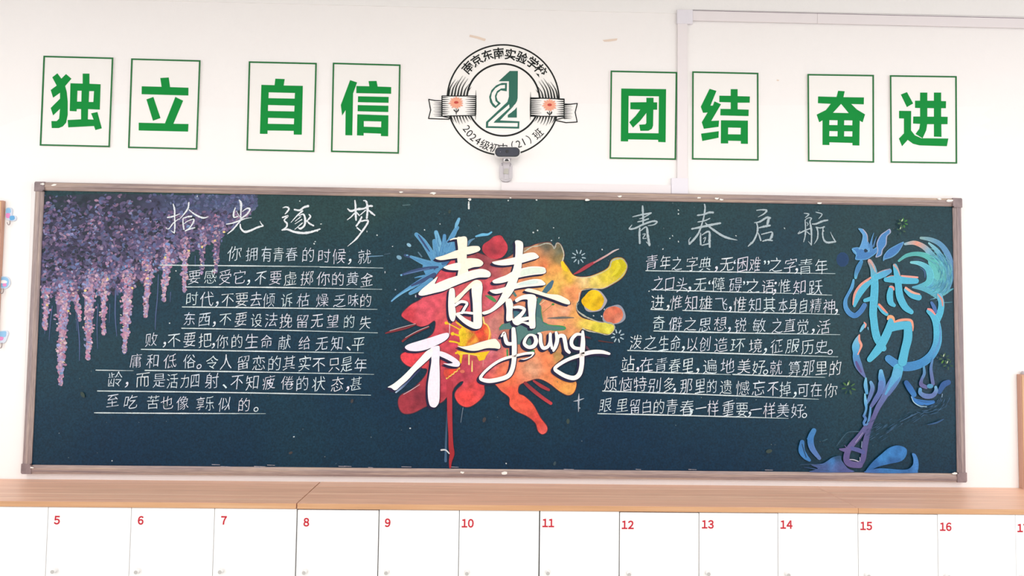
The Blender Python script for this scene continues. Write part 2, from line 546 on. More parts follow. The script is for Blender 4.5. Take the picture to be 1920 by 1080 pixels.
wallpoly('upper_plaster', [(-300, -12), (420, 4), (1270, 25), (1300, 18), (1930, 31), (2400, 42), (2400, -260), (-300, -260)], -0.003, 'upper', th=0.003)
rag = [(1862, 200), (1842, 214), (1860, 226), (1838, 236), (1866, 250), (1830, 258), (1846, 276), (1826, 300), (1840, 322), (1812, 326), (1815, 344)]
wallpoly('fresh_paint_patch', [(1290, 198), (1500, 197), (1640, 200)] + rag + [(1800, 368), (1290, 358)], -0.0006, 'fresh')
wallpoly('fresh_paint_patch', [(-20, 245), (60, 215), (230, 195), (470, 203), (760, 190), (1268, 197), (1268, 352), (60, 345), (40, 895), (-20, 893)], -0.0006, 'fresh')
wallpoly('tape_mark', [(881, 65), (895, 68), (911, 73), (909, 77), (893, 72), (880, 69)], -0.0012, 'tape')
wallpoly('tape_mark', [(1130, 75), (1146, 73), (1158, 72), (1156, 76), (1142, 78), (1133, 78)], -0.0012, 'tape')
wallpoly('wall_scuff', [(1457, 149), (1461, 150), (1460, 152), (1456, 151)], -0.0012, 'tape')

# ================================================================== lockers and worktops
CT = ZC - 0.636                # worktop height
CF = -0.350                    # its front edge
TH = 0.0195
DX = [W(px, 962, -0.345).x for px in (90, 246, 402, 556.5, 710, 861, 1011, 1161, 1310, 1458, 1608, 1757, 1903)]
pitch = (DX[-1] - DX[0]) / 12
seam1 = DX[3]; seam2 = DX[10]
bounds = {n: DX[n - 5] for n in range(5, 18)}
for n in range(4, 0, -1): bounds[n] = bounds[n + 1] - pitch
for n in range(18, 23): bounds[n] = bounds[n - 1] + pitch
LK = [(bounds[1], seam1, 1), (seam1, seam2, 8), (seam2, bounds[22], 15)]
names = ['left', 'middle', 'right']
for k, (xa, xb, n0) in enumerate(LK):
    ga = 0.0015 if k else 0.0
    lb = ['wooden worktop on the left lockers, ending in a dark joint above door 8',
          'wooden worktop in the middle, running below the blackboard over doors 8 to 14',
          'wooden worktop on the right lockers, over doors 15 to 17'][k]
    t = thing('worktop', lb, 'worktop', ((xa + xb) / 2, CF / 2, CT - TH), 'worktops on the lockers')
    g = 0.0022
    x1 = xa + (g if k == 1 else 0.0006); x2 = xb - (g if k == 0 else 0.0006)
    b = MB(); b.box((x1, CF + .001, CT - TH), (x2, -0.0008, CT)); b.build('top_board', 'wood', t)
    b = MB(); b.box((x1, CF - .0006, CT - TH), (x2, CF + .001, CT - .0006), bev=.0004); b.build('edge_band', 'woodedge', t)
    for yy in ([-0.235, -0.30] if k == 0 else [-0.20, -0.075] if k == 1 else [-0.21, -0.12]):
        b = MB(); b.box((x1 + .01, yy - .0012, CT), (x2 - .01, yy + .0012, CT + .0002)); b.build('grain_line', 'pale_line', t)
    # the cabinet
    lb = ['white laminate lockers under the left worktop, doors 5 to 7 in view',
          'white laminate lockers under the middle worktop, doors 8 to 14',
          'white laminate lockers at the right, doors 15 to 17 in view'][k]
    c = thing('locker_cabinet', lb, 'lockers', ((xa + xb) / 2, CF / 2, 0), 'white lockers below the blackboard')
    bz = CT - TH - 0.0006
    b = MB(); b.box((xa + .002, CF + .022, 0.06), (xb - .002, -0.002, bz)); b.box((xa + .01, CF + .05, 0.0), (xb - .01, -.01, 0.06))
    b.build('carcass', 'carcass', c)
    for i in range(7):
        num = n0 + i
        dx0 = bounds[num]; dx1 = bounds[num + 1]
        gl = {8: .0036, 9: .0034, 11: .0040, 12: .0032, 13: .0026, 17: .0008}.get(num, .0019)
        gr = {7: .0014}.get(num, .0004)
        gt = {8: .004, 9: .002, 12: .004, 13: .003, 14: .002, 15: .003}.get(num, .0015)
        dz1 = bz - gt; dz0 = dz1 - 0.452
        d = MB(); d.box((dx0 + gl, CF + .004, dz0), (dx1 - gr, CF + .020, dz1), bev=.0007)
        door = d.build('door', 'door', c)
        d = MB(); d.box((dx0 + gl, CF + .004, 0.065), (dx1 - gr, CF + .020, dz0 - .003), bev=.0007)
        d.build('door', 'door', c)
        yf = CF + .004
        # number sticker with its red digits
        if num >= 5:
            px, py = {5: (107, 975), 6: (264, 975.5), 7: (420, 975.5), 8: (574.5, 979), 9: (727, 980), 10: (877, 981), 11: (1028, 980.5), 12: (1177, 984),
                      13: (1327, 983), 14: (1474.5, 983.5), 15: (1624, 986), 16: (1773, 987.5), 17: (1918, 990)}.get(num, (0, 0))
            if px: q = W(px, py, yf)
            else: q = Vector((dx0 + .036, yf, dz1 - .045))
        else: q = Vector((dx0 + .036, yf, dz1 - .045))
        st = MB(); st.cyl((q.x + .001, yf - .0003, q.z + .001), .0265, .0005, n=36)
        stick = st.build('number_sticker', ['sticker', 'red'], door, origin=c.location)
        st = MB()
        adv = 0; parts = []
        for ch in str(num):
            vs, fs = glyph(chr(0xFF10 + int(ch)), 0.034); x_0 = min(v[0] for v in vs); x_1 = max(v[0] for v in vs)
            parts.append((vs, fs, adv - x_0)); adv += (x_1 - x_0) + 0.05
        allx = [v[0] + a for vs, fs, a in parts for v in vs]
        mx = (min(allx) + max(allx)) / 2
        sc = 0.0390
        for vs, fs, a in parts:
            st.add([(q.x + (v[0] + a - mx) * sc * .92, yf - .0008, q.z + (v[1] - .37) * sc) for v in vs], fs)
        st.build('number', 'red', door, origin=c.location)
        if num >= 5:
            px, py = {5: (101, 1070.5), 6: (257, 1071.5), 7: (414, 1071), 8: (571, 1072.5), 9: (724.5, 1073), 10: (875.5, 1074), 11: (1027, 1073.5), 12: (1179, 1076),
                      13: (1327.5, 1075), 14: (1477, 1077), 15: (1627, 1079.5), 16: (1777, 1081), 17: (1920, 1082)}.get(num, (0, 0))
            if px: q = W(px, py, yf - .01)
            else: q = Vector((dx0 + .034, yf, dz1 - .228))
        else: q = Vector((dx0 + .034, yf, dz1 - .228))
        st = MB(); st.cyl((q.x + .001, yf - .002, q.z + .001), .0105, .004, n=24); st.cyl((q.x, yf - .011, q.z), .0075, .016, n=24)
        st.build('lock', 'lockw', door, origin=c.location, smooth=False)
        st = MB(); st.cyl((q.x, yf - .0195, q.z), .0066, .002, n=24); st.build('lock_core', 'lock', door, origin=c.location)

# ================================================================== blackboard
FY = 0.028                      # frame front
BY = 0.017                      # writing surface
TLc, TRc, BRc, BLc = W(66, 341, -FY), W(1803, 372, -FY), W(1812, 904, -FY), W(40, 888, -FY)
X0 = (TLc.x + BLc.x) / 2; X1 = (TRc.x + BRc.x) / 2; ZB = (BLc.z + BRc.z) / 2; ZTp = (TLc.z + TRc.z) / 2
RW = 0.0345
bd = thing('blackboard', 'long green blackboard with aluminium frame, painted with flowers, paint splash and horse', 'blackboard', ((X0 + X1) / 2, 0, ZB))
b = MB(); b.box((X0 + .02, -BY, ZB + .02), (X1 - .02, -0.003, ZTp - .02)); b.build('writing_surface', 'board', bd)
PROF = [(0, 0.002), (0, .024), (.002, .0265), (.0075, .0265), (.0085, .0285), (.021, .0285), (.023, .026), (.029, .0245), (.0345, .021), (.0345, .004)]


def rail(name, a, bb, along, inward, m):
    """extrude the frame profile from a to bb; inward is the (x,z) direction towards the board"""
    vs = []; n = len(PROF)
    for e in (a, bb):
        for u, v in PROF:
            vs.append((e[0] + inward[0] * u, -v, e[1] + inward[1] * u))
    fs = [(i, (i + 1) % n, n + (i + 1) % n, n + i) for i in range(n)] + [tuple(range(n)), tuple(range(2 * n - 1, n - 1, -1))]
    q = MB(); q.add(vs, fs)
    bm = bmesh.new(); me = bpy.data.meshes.new('t')
    me.from_pydata(q.v, [], q.f); bm.from_mesh(me); bmesh.ops.recalc_face_normals(bm, faces=bm.faces)
    r = MB(); r.bm(bm); bpy.data.meshes.remove(me)
    return r.build(name, m, bd)


cs = 0.040
rail('frame_rail', (X0 + .005, ZTp), (X1 - .005, ZTp), 'x', (0, -1), 'rail')
rail('frame_rail', (X0 + .005, ZB), (X1 - .005, ZB), 'x', (0, 1), 'rail')
rail('frame_rail', (X0, ZB + .005), (X0, ZTp - .005), 'z', (1, 0), 'railv')
rail('frame_rail', (X1, ZB + .005), (X1, ZTp - .005), 'z', (-1, 0), 'railv')
for cx, cz, sx, sz in ((X0, ZTp, 1, -1), (X1, ZTp, -1, -1), (X1, ZB, -1, 1), (X0, ZB, 1, 1)):
    e = .0012
    pts = []
    for k in range(5):
        a = math.pi / 2 * k / 4
        pts.append((cx - sx * e + sx * .007 * (1 - math.sin(a)), cz - sz * e + sz * .007 * (1 - math.cos(a))))
    pts = pts[::-1]   # from the side round to the top
    pts = pts + []
    out = [(cx - sx * e, cz + sz * cs)] + pts[::1] + [(cx + sx * cs, cz - sz * e), (cx + sx * cs, cz + sz * RW), (cx + sx * (RW + .0), cz + sz * (RW + .0)), (cx + sx * RW, cz + sz * cs)]
    # order pts so that it runs side -> top
    p_side = sorted(pts, key=lambda p: abs(p[1] - cz), reverse=True)
    out = [(cx - sx * e, cz + sz * cs)] + p_side + [(cx + sx * cs, cz - sz * e), (cx + sx * cs, cz + sz * RW), (cx + sx * RW, cz + sz * RW), (cx + sx * RW, cz + sz * cs)]
    b = MB(); b.prism(out, -0.002, -.0305); b.build('corner_cap', 'cap', bd)
# torn bits of paper and tape left on the frame
for px, py, s_, y in ((80, 345, 5, .031), (101, 347, 5, .029), (812, 362, 6, .029), (752, 360, 4, .029), (1101, 375, 5, .029), (1162, 368, 4, .029), (1311, 371, 3.5, .029), (1781, 376, 6, .031),
                      (1761, 373, 4, .029), (867, 886, 5, .029), (945, 887, 6, .029), (1537, 381, 5, .029), (1344, 372, 4, .029), (1352, 374, 4, .029), (957, 371, 3, .029), (1789, 888, 5, .029), (60, 877, 4, .031), (880, 374, 3, .029)):
    pts = []
    n = 9
    for k in range(n):
        a = 2 * math.pi * k / n; r = s_ * random.uniform(.45, 1.0)
        q = W(px + r * math.cos(a) * 1.3, py + r * math.sin(a) * .55, -y); pts.append((q.x, q.z))
    b = MB(); b.prism(pts, -y + .001, -y - .0008); b.build('paper_scrap', 'scrap', bd)
# tan worn patches on the top rail where tape was pulled off
for px0, px1, c in ((760, 945, 'woodedge'), (800, 1010, 'woodedge')):
    pass

# ---- wisteria
A = Art(BY + .0001, 2.5e-7)
def topmass(x):
    k = [(78, 545), (130, 560), (165, 545), (200, 545), (240, 540), (275, 520), (300, 498), (330, 485), (352, 466), (385, 452), (410, 440), (440, 415), (460, 400), (478, 384)]
    for (a, ya), (b_, yb) in zip(k, k[1:]):
        if a <= x <= b_: return ya + (yb - ya) * (x - a) / (b_ - a)
    return 380
PAL_D = [(52, 54, 72), (46, 50, 62), (62, 60, 84), (70, 64, 88), (42, 52, 62)]
PAL_M = [(92, 88, 122), (104, 92, 128), (116, 98, 132), (86, 92, 130), (98, 108, 148), (80, 74, 104), (124, 102, 134)]
PAL_L = [(142, 118, 152), (160, 126, 156), (128, 134, 178), (116, 142, 186), (152, 138, 170), (168, 132, 156)]
PAL_C = [(192, 150, 172), (176, 130, 156), (200, 160, 178), (160, 144, 184), (150, 158, 200), (182, 126, 154), (206, 176, 188)]
PAL_H = [(232, 212, 194), (234, 214, 160), (224, 200, 208), (240, 228, 218), (236, 222, 206)]
def dab(x, y, r, col, asp=.6, ang=None, jit=.08):
    g = random.uniform(1 - jit, 1 + jit)
    col = [max(0, min(255, c * g * random.uniform(.97, 1.03))) for c in col]
    A.disc(x, y, r, col, r2=r * asp, a=random.uniform(0, 3.14) if ang is None else ang, n=8, raw=False)
# washed-in ground colour below the single petals
edge_pts = [(84, 372), (110, 368), (160, 364), (240, 364), (330, 366), (420, 366), (468, 372), (480, 384), (462, 402), (440, 416), (408, 436), (384, 450), (352, 464), (330, 482), (300, 496), (274, 518), (240, 536), (200, 540), (165, 542), (130, 556), (104, 552), (78, 542), (77, 460)]
A.field(edge_pts, [(100, 380, (44, 56, 66)), (160, 376, (48, 58, 70)), (240, 374, (50, 58, 72)), (330, 380, (62, 72, 98)), (400, 378, (72, 82, 112)), (460, 385, (70, 80, 108)), (110, 430, (60, 60, 82)), (180, 420, (64, 64, 86)), (230, 440, (56, 56, 74)),
                   (290, 420, (80, 76, 108)), (350, 420, (92, 84, 122)), (420, 410, (88, 84, 118)), (100, 490, (66, 66, 92)), (160, 480, (76, 70, 98)), (210, 500, (72, 68, 96)), (260, 490, (84, 78, 112)), (310, 470, (92, 86, 124)), (120, 540, (96, 86, 120)), (180, 530, (92, 82, 116)), (235, 525, (88, 80, 114))],
        cell=5, mott=.25, seed=5)
CL = [((87, 550), (84, 618), 11), ((119, 540), (114, 722), 19), ((168, 525), (165, 674), 18), ((195, 525), (194, 627), 12), ((242, 510), (233, 662), 18),
      ((280, 495), (273, 593), 13), ((315, 470), (307, 564), 15), ((348, 455), (345, 548), 11), ((381, 440), (378, 513), 10), ((408, 418), (405, 513), 13), ((138, 545), (150, 600), 9)]
for (xa, ya), (xb, yb), wd in CL:
    L_ = yb - ya
    A.stroke([(xa, ya - 10, wd * 1.5), (xa + (xb - xa) * .3, ya + L_ * .3, wd * 1.0), (xa + (xb - xa) * .7, ya + L_ * .7, wd * .5), (xb, yb - 2, 2.5)], [(112, 96, 132), (134, 108, 144), (140, 110, 144)], wob=.5)
for i in range(4000):
    x = 80 + 400 * random.random() ** 1.15
    yb = topmass(x)
    y = 364 + (yb + 8 - 364) * random.random() ** .75
    v = (y - 362) / (yb - 362)
    edge = noise.noise(Vector((x * .03, y * .02, 2))) + .5 * noise.noise(Vector((x * .08, y * .05, 7)))
    if y < 392 and x < 320 and random.random() > .45 + .9 * edge + (y - 364) * .012: continue
    r = random.random() + v * .30 + edge * .55 - .12
    pal = PAL_D if r < .30 else PAL_M if r < .92 else PAL_L
    if x > 350 and pal is PAL_L and random.random() < .5: pal = PAL_M
    if x > 300 and y < 396: c = random.choice([(76, 86, 118), (86, 96, 132), (68, 76, 102), (90, 90, 126), (102, 110, 146)])
    else: c = random.choice(pal)
    ang = random.choice([.5, -.5, 1.2, 0, 2.4]) + random.uniform(-.3, .3)
    q = random.uniform(2.2, 5.6) if pal is not PAL_L else random.uniform(2.2, 4.6)
    dab(x, y, q, c, random.uniform(.42, .7), ang)
    if pal is PAL_L and random.random() < .25:
        dab(x + 1, y - 1, q * .55, random.choice([(168, 168, 206), (186, 150, 180), (150, 176, 212), (196, 172, 190)]), .45, ang)
# thin hanging strands
for pts in ([(147, 555, 2.6), (146, 600, 2.4), (149, 640, 3), (149, 676, 1.6)], [(98, 574, 2.4), (94, 610, 2), (92, 638, 1.2)], [(184, 570, 2.2), (182, 610, 2), (183, 654, 1.2)],
            [(217, 545, 4), (216, 590, 3), (219, 630, 1.4)], [(297, 515, 2), (295, 560, 2.4), (292, 590, 2.4), (291, 618, 1.4)], [(320, 548, 2), (319, 566, 1)], [(206, 570, 1.6), (205, 605, 1)],
            [(142, 560, 2), (144, 620, 1.2)], [(366, 480, 1.8), (366, 500, 1.2)], [(84, 600, 1.8), (84, 626, 1)]):
    A.stroke([(x, y, q * .8) for x, y, q in pts], (82, 98, 138))
for (xa, ya), (xb, yb), wd in CL:
    L_ = yb - ya
    for i in range(int(L_ * wd * .15)):
        t = random.random() ** .9
        hw = wd * (1 - t) ** .8 * .78 + 1.6
        hw *= 1 + .25 * math.sin(t * L_ * .22)
        x = xa + (xb - xa) * t + max(-1.1, min(1.1, random.gauss(0, .48))) * hw; y = ya - 14 + (L_ + 14) * t
        r = random.random()
        pal = PAL_C if r < .72 else PAL_L if r < .88 else PAL_H
        if t < .12: pal = PAL_L if r < .7 else PAL_C
        faded = xa > 370 and random.random() < .5
        c = random.choice(PAL_M if faded else pal)
        if pal is PAL_H: dab(x, y, random.uniform(1.3, 2.5), c, .4, random.uniform(-.6, .6))
        else: dab(x, y, random.uniform(2.0, 3.9), c, random.uniform(.5, .8))
for x, y in ((202, 523), (379, 463), (310, 483), (277, 522), (354, 470), (403, 451), (128, 583), (160, 545), (420, 435), (248, 540), (88, 572)):
    dab(x, y, 2.6, (238, 216, 140), .7)
A.build('wisteria_painting', 'petal', bd, 'stuff')

# ---- paint splash
A = Art(BY + .0004)
BL1 = (92, 156, 202); BL2 = (66, 112, 162); BL3 = (62, 82, 124); BL4 = (120, 184, 220)
A.zone(720, 430, 6.35)
A.poly([(560, 370), (640, 250), (860, 200), (870, 350), (740, 440), (700, 520), (640, 560), (520, 570), (460, 430)], BL1, smooth=True)
def two(pts, c1, c2=BL2, g=1.6):
    A.stroke(pts, c2, grow=g); A.stroke(pts, c1)
two([(385, 60, 38), (470, 150, 60), (560, 290, 70), (640, 420, 80)], BL1, BL4, 1.4)
A.stroke([(410, 70, 14), (470, 160, 26), (540, 260, 14)], BL3)
two([(600, 140, 42), (620, 260, 60), (640, 380, 60)], BL1, BL4, 1.2)
two([(620, 35, 40), (650, 140, 52), (690, 280, 60)], BL4, BL1)
two([(720, 75, 34), (712, 180, 46), (690, 300, 60)], BL1, BL2)
two([(870, -20, 42), (800, 100, 46), (740, 240, 60)], BL1, BL4, 1.2)
two([(840, 150, 50), (800, 240, 50)], BL1, BL4, 1.2)
A.stroke([(250, 308, 30), (300, 325, 30), (370, 350, 20)], BL3); A.disc(275, 308, 14, BL4, 8)
two([(320, 325, 20), (400, 360, 44), (500, 400, 66), (640, 440, 90)], BL1, BL4, 1.2)
A.stroke([(205, 545, 24), (350, 500, 40), (520, 462, 38), (640, 450, 24)], BL3); A.stroke([(240, 535, 8), (400, 500, 14), (540, 465, 8)], (92, 124, 170)); A.disc(205, 545, 12, BL4)
A.stroke([(365, 577, 8), (440, 560, 20), (560, 545, 34)], BL1)
two([(90, 855, 14), (150, 800, 20), (220, 752, 26), (380, 650, 44), (560, 550, 66), (660, 500, 60)], BL1, BL2, 1.0)
A.stroke([(330, 670, 20), (460, 610, 46), (600, 540, 50)], BL3); A.stroke([(90, 855, 10), (220, 760, 16), (360, 690, 14)], BL4)
two([(312, 762, 34), (420, 705, 50), (560, 610, 60)], BL1, BL4, 1.0)
A.stroke([(700, 410, 34), (860, 350, 26)], BL2); A.stroke([(600, 470, 22), (630, 450, 14)], BL3)
A.stroke([(410, 275, 16), (448, 325, 16)], (98, 132, 152)); A.stroke([(0, 300, 6), (75, 285, 10)], (72, 98, 116), caps=False)
A.disc(297, 187, 30, (150, 196, 220), 20, .6); A.disc(180, 335, 34, (128, 172, 196), 24, .5); A.disc(465, 825, 34, (110, 170, 205), 20)
A.disc(12, 510, 6, (190, 200, 206), 14); A.disc(136, 718, 8, (170, 186, 196), 8); A.disc(378, 795, 9, (200, 205, 215), 16)
for i in range(60):   # brushed streaks inside the blue splash
    a = random.uniform(0, 1)
    t = random.choice([((400, 90), (600, 380)), ((620, 60), (680, 280)), ((720, 100), (700, 290)), ((340, 335), (620, 430)), ((300, 720), (600, 560)), ((830, 60), (740, 230)), ((600, 200), (640, 400))])
    u = random.uniform(0, .6); v = u + random.uniform(.15, .35)
    ox, oy = random.uniform(-16, 16), random.uniform(-14, 14)
    A.stroke([(t[0][0] + (t[1][0] - t[0][0]) * u + ox, t[0][1] + (t[1][1] - t[0][1]) * u + oy, 4), (t[0][0] + (t[1][0] - t[0][0]) * v + ox, t[0][1] + (t[1][1] - t[0][1]) * v + oy, 6)],
             random.choice([(104, 168, 212), (80, 138, 190), (112, 176, 216)]), n=2, caps=False)
A.zone(720, 330, 7.7125)
two([(1085, 620, 34), (1055, 690, 44), (1035, 740, 26)], BL4, BL1, .8)
two([(1050, 765, 30), (1010, 850, 46), (930, 960, 60)], BL1, BL4, .8)
two([(1330, 873, 20), (1420, 850, 40), (1500, 845, 30), (1555, 812, 20)], (112, 190, 226), BL2, .8)
A.stroke([(1205, 990, 50), (1250, 935, 36), (1310, 905, 10)], (96, 140, 172))
A.zone(0, 0, 1)
SPL = [(893, 474), (912, 480), (930, 487), (950, 484), (972, 470), (981, 465), (995, 462), (1005, 458), (1020, 455), (1032, 455), (1038, 463), (1045, 455), (1052, 460), (1058, 477), (1056, 488), (1065, 502), (1077, 517),
       (1100, 519), (1120, 513), (1140, 502), (1146, 488), (1157, 483), (1170, 486), (1176, 502), (1167, 520), (1150, 532), (1130, 541), (1105, 540), (1091, 545), (1086, 560), (1080, 572), (1082, 586), (1092, 596),
       (1115, 602), (1145, 607), (1152, 615), (1145, 626), (1130, 625), (1110, 620), (1094, 616), (1087, 622), (1078, 636), (1068, 646), (1058, 652), (1052, 662), (1056, 670), (1040, 684), (1034, 694), (1046, 706), (1062, 714), (1080, 716),
       (1077, 734), (1066, 741), (1050, 734), (1029, 718), (1010, 710), (992, 714), (974, 722), (972, 737), (983, 743), (999, 758), (1013, 783), (1025, 799), (1025, 809), (1017, 814), (1009, 808), (1004, 793), (988, 780), (967, 770),
       (956, 759), (955, 745), (940, 733), (929, 721), (918, 717), (908, 722), (908, 738), (896, 753), (878, 763), (862, 758), (853, 743), (856, 732), (866, 722), (869, 715), (862, 716), (852, 726), (847, 736), (838, 744),
       (828, 754), (815, 757), (800, 761), (774, 774), (755, 774), (747, 758), (751, 742), (774, 729), (795, 708), (801, 692), (784, 690), (765, 686), (753, 675), (753, 664), (770, 656), (796, 638), (812, 625), (817, 608),
       (814, 601), (802, 609), (788, 612), (775, 606), (757, 596), (754, 588), (770, 572), (788, 562), (800, 548), (822, 512), (836, 500), (850, 484), (870, 470)]
R1 = (226, 88, 104)
ANC = [(800, 580, R1), (760, 592, (200, 62, 74)), (830, 540, R1), (850, 510, (198, 66, 80)), (900, 490, (142, 62, 72)), (925, 500, (160, 76, 84)), (940, 530, (186, 86, 98)), (915, 540, (198, 72, 88)), (930, 565, (200, 92, 108)),
       (895, 580, (205, 78, 92)), (850, 640, (196, 66, 82)), (880, 690, (184, 66, 84)), (810, 640, (202, 66, 80)), (770, 670, (228, 68, 78)), (785, 745, (126, 44, 58)), (757, 762, (158, 54, 66)), (815, 735, (160, 52, 68)), (835, 715, (186, 62, 78)),
       (860, 700, (178, 60, 78)), (875, 745, (228, 70, 66)), (900, 725, (206, 68, 72)), (920, 650, (192, 106, 118)), (925, 680, (196, 92, 104)), (930, 610, (206, 130, 122)), (955, 605, (222, 142, 110)), (995, 480, (236, 152, 96)), (1018, 500, (242, 136, 84)),
       (1022, 461, (112, 106, 88)), (1047, 472, (110, 110, 88)), (1050, 487, (150, 130, 84)), (985, 467, (150, 130, 100)), (1005, 465, (200, 140, 100)), (1045, 505, (242, 166, 88)), (1064, 506, (248, 206, 50)), (1030, 530, (244, 190, 96)), (1045, 545, (246, 200, 90)), (1070, 540, (240, 150, 96)), (1080, 555, (240, 150, 96)),
       (1095, 527, (246, 206, 140)), (1115, 530, (244, 216, 110)), (1140, 515, (226, 204, 60)), (1165, 496, (222, 208, 36)), (1155, 505, (216, 196, 30)), (1060, 582, (240, 168, 130)), (1030, 572, (236, 154, 116)), (1030, 602, (240, 162, 124)), (1075, 590, (242, 170, 96)),
       (1100, 605, (240, 208, 90)), (1125, 614, (226, 210, 66)), (1143, 616, (220, 212, 80)), (1072, 620, (236, 158, 104)), (1040, 640, (234, 150, 112)), (980, 675, (234, 150, 112)), (955, 685, (236, 126, 90)), (1000, 692, (226, 162, 126)), (1035, 700, (242, 132, 84)),
       (1066, 728, (242, 166, 84)), (1050, 715, (240, 150, 80)), (950, 712, (236, 112, 74)), (960, 742, (226, 88, 66)), (985, 757, (226, 84, 64)), (1008, 785, (206, 72, 62)), (1018, 805, (224, 92, 84)), (1045, 668, (190, 150, 90)), (1025, 675, (236, 130, 84)), (970, 540, (236, 150, 100)), (960, 510, (200, 110, 90))]
ANC = [(x, y, c if c == R1 else tuple(min(255, v * 1.07) for v in c) if c[0] > 1.8 * c[1] else c) for x, y, c in ANC]
def grown(pts, g):
    n = len(pts); o = []
    ar = sum(pts[i][0] * pts[(i + 1) % n][1] - pts[(i + 1) % n][0] * pts[i][1] for i in range(n))
    sg = 1 if ar > 0 else -1
    for i in range(n):
        a = pts[i - 1]; b_ = pts[(i + 1) % n]; dx, dy = b_[0] - a[0], b_[1] - a[1]; l = math.hypot(dx, dy) or 1
        o.append((pts[i][0] + sg * dy / l * g, pts[i][1] - sg * dx / l * g))
    return o
A.poly(grown(SPL, 1.3), (96, 50, 62), smooth=True, n=4)
A.field(SPL, ANC, cell=2.8, mott=.2)
A.field([(917.6, 450.6), (926, 443.5), (938.7, 441.4), (945, 449), (951, 459), (951, 470), (942, 482), (928, 486), (916, 482), (905, 471), (906, 459)],
        [(925, 465, (150, 54, 66)), (922, 462, (176, 58, 72)), (935, 455, (205, 68, 80)), (932, 478, (208, 66, 80)), (945, 468, (200, 64, 78)), (912, 465, (190, 60, 74))], cell=2.6)
A.zone(960, 430, 5.143)
A.poly([(690, 680), (720, 620), (780, 580), (850, 595), (905, 660), (915, 700), (870, 770), (820, 792), (740, 795), (700, 760)], (176, 170, 178), smooth=True)
A.field([(668, 690), (700, 645), (755, 590), (825, 592), (872, 640), (888, 690), (850, 765), (775, 785), (700, 745)], [(700, 690, (240, 188, 18)), (800, 620, (246, 204, 30)), (830, 700, (226, 178, 14)), (780, 740, (242, 196, 24))], cell=2.6 * 5.143 / 5.143)
A.poly([(900, 770), (960, 740), (1030, 728), (1075, 770), (1095, 850), (1060, 895), (990, 915), (900, 900), (872, 860)], (150, 158, 172), smooth=True)
A.field([(880, 820), (915, 765), (985, 742), (1050, 768), (1072, 830), (1040, 888), (975, 908), (900, 880)], [(930, 800, (226, 124, 92)), (1000, 780, (220, 112, 84)), (1020, 860, (228, 134, 104)), (940, 880, (204, 108, 84))], cell=2.6)
# rims of the yellow arms
for pts in ([(620, 465, 4), (750, 462, 8), (860, 420, 6), (940, 370, 8), (960, 310, 12), (1010, 285, 16), (1070, 290, 8), (1110, 350, 8), (1090, 410, 6), (1030, 480, 8), (940, 540, 8), (870, 570, 8), (760, 572, 6), (670, 590, 5)],
            [(650, 610, 6), (645, 680, 6), (625, 720, 8), (630, 780, 8), (690, 830, 14), (750, 860, 12), (850, 895, 8), (950, 900, 10), (990, 940, 10), (970, 990, 6), (920, 1018, 8), (840, 1000, 6), (740, 980, 10), (680, 955, 10)],
            [(120, 215, 8), (190, 170, 10), (250, 160, 8), (330, 135, 10), (385, 150, 8), (410, 185, 12), (430, 135, 12), (465, 145, 8), (490, 200, 10), (500, 250, 10), (485, 310, 12)]):
    A.stroke([(x, y, q * 1.0) for x, y, q in pts], [(206, 206, 186), (170, 172, 160), (214, 206, 180)], wob=.8)
A.stroke([(485, 320, 30), (505, 370, 44), (530, 400, 16)], (250, 212, 40))
A.stroke([(1040, 300, 30), (1070, 370, 40), (1000, 450, 20)], (206, 190, 24)); A.stroke([(1030, 330, 20), (1010, 400, 30), (960, 450, 16)], (232, 216, 50))
# teal shapes behind the lettering
TE = (74, 116, 118)
A.zone(900, 440, 5.683)
A.stroke([(772, 500, 30), (735, 555, 60), (690, 610, 50), (640, 680, 50), (600, 740, 50)], [(76, 112, 136), (70, 112, 128), (70, 130, 110)])
A.stroke([(765, 555, 12), (740, 590, 8)], (76, 112, 136))
A.poly([(590, 730), (650, 760), (655, 840), (668, 920), (720, 958), (590, 1000), (400, 1000), (420, 900), (580, 900)], TE, smooth=True)
A.stroke([(645, 770, 8), (655, 850, 8), (668, 920, 10)], (74, 146, 86))
A.poly([(350, 790), (500, 770), (510, 900), (360, 900)], (64, 112, 130))
A.stroke([(60, 650, 14), (110, 670, 40), (160, 705, 30)], [(120, 110, 90), (70, 150, 82), (84, 150, 90)])
A.stroke([(350, 610, 30), (380, 650, 24)], (84, 128, 124))
A.stroke([(720, 890, 10), (800, 888, 22), (900, 884, 24), (1000, 884, 8)], [(150, 130, 118), (108, 106, 100), (130, 116, 104)])
A.stroke([(670, 830, 4), (770, 745, 5)], (150, 140, 80)); A.disc(778, 742, 16, (78, 140, 70), 12)
A.stroke([(635, 745, 7), (700, 690, 6)], (240, 210, 170), caps=False)
A.zone(880, 600, 7.111)
A.poly([(395, 135), (440, 60), (520, 20), (640, -30), (760, -50), (850, -60), (950, -20), (970, 30), (1010, 55), (1100, 75), (1190, 78), (1270, 92), (1290, 115), (1250, 138), (1100, 140), (990, 150), (920, 180), (880, 260), (850, 330), (780, 370), (700, 330),
        (630, 315), (620, 200), (560, 130), (470, 125)], (88, 130, 126), smooth=True, n=3)
for p in ([(1000, 52, 10), (1100, 72, 12), (1200, 80, 18), (1275, 100, 22), (1250, 132, 14), (1110, 140, 10)], [(400, 110, 10), (440, 60, 12)], [(505, 400, 22), (508, 490, 22)], [(628, 180, 8), (628, 260, 8)], [(780, 410, 30), (860, 415, 30)]):
    A.stroke(p, (66, 152, 88))
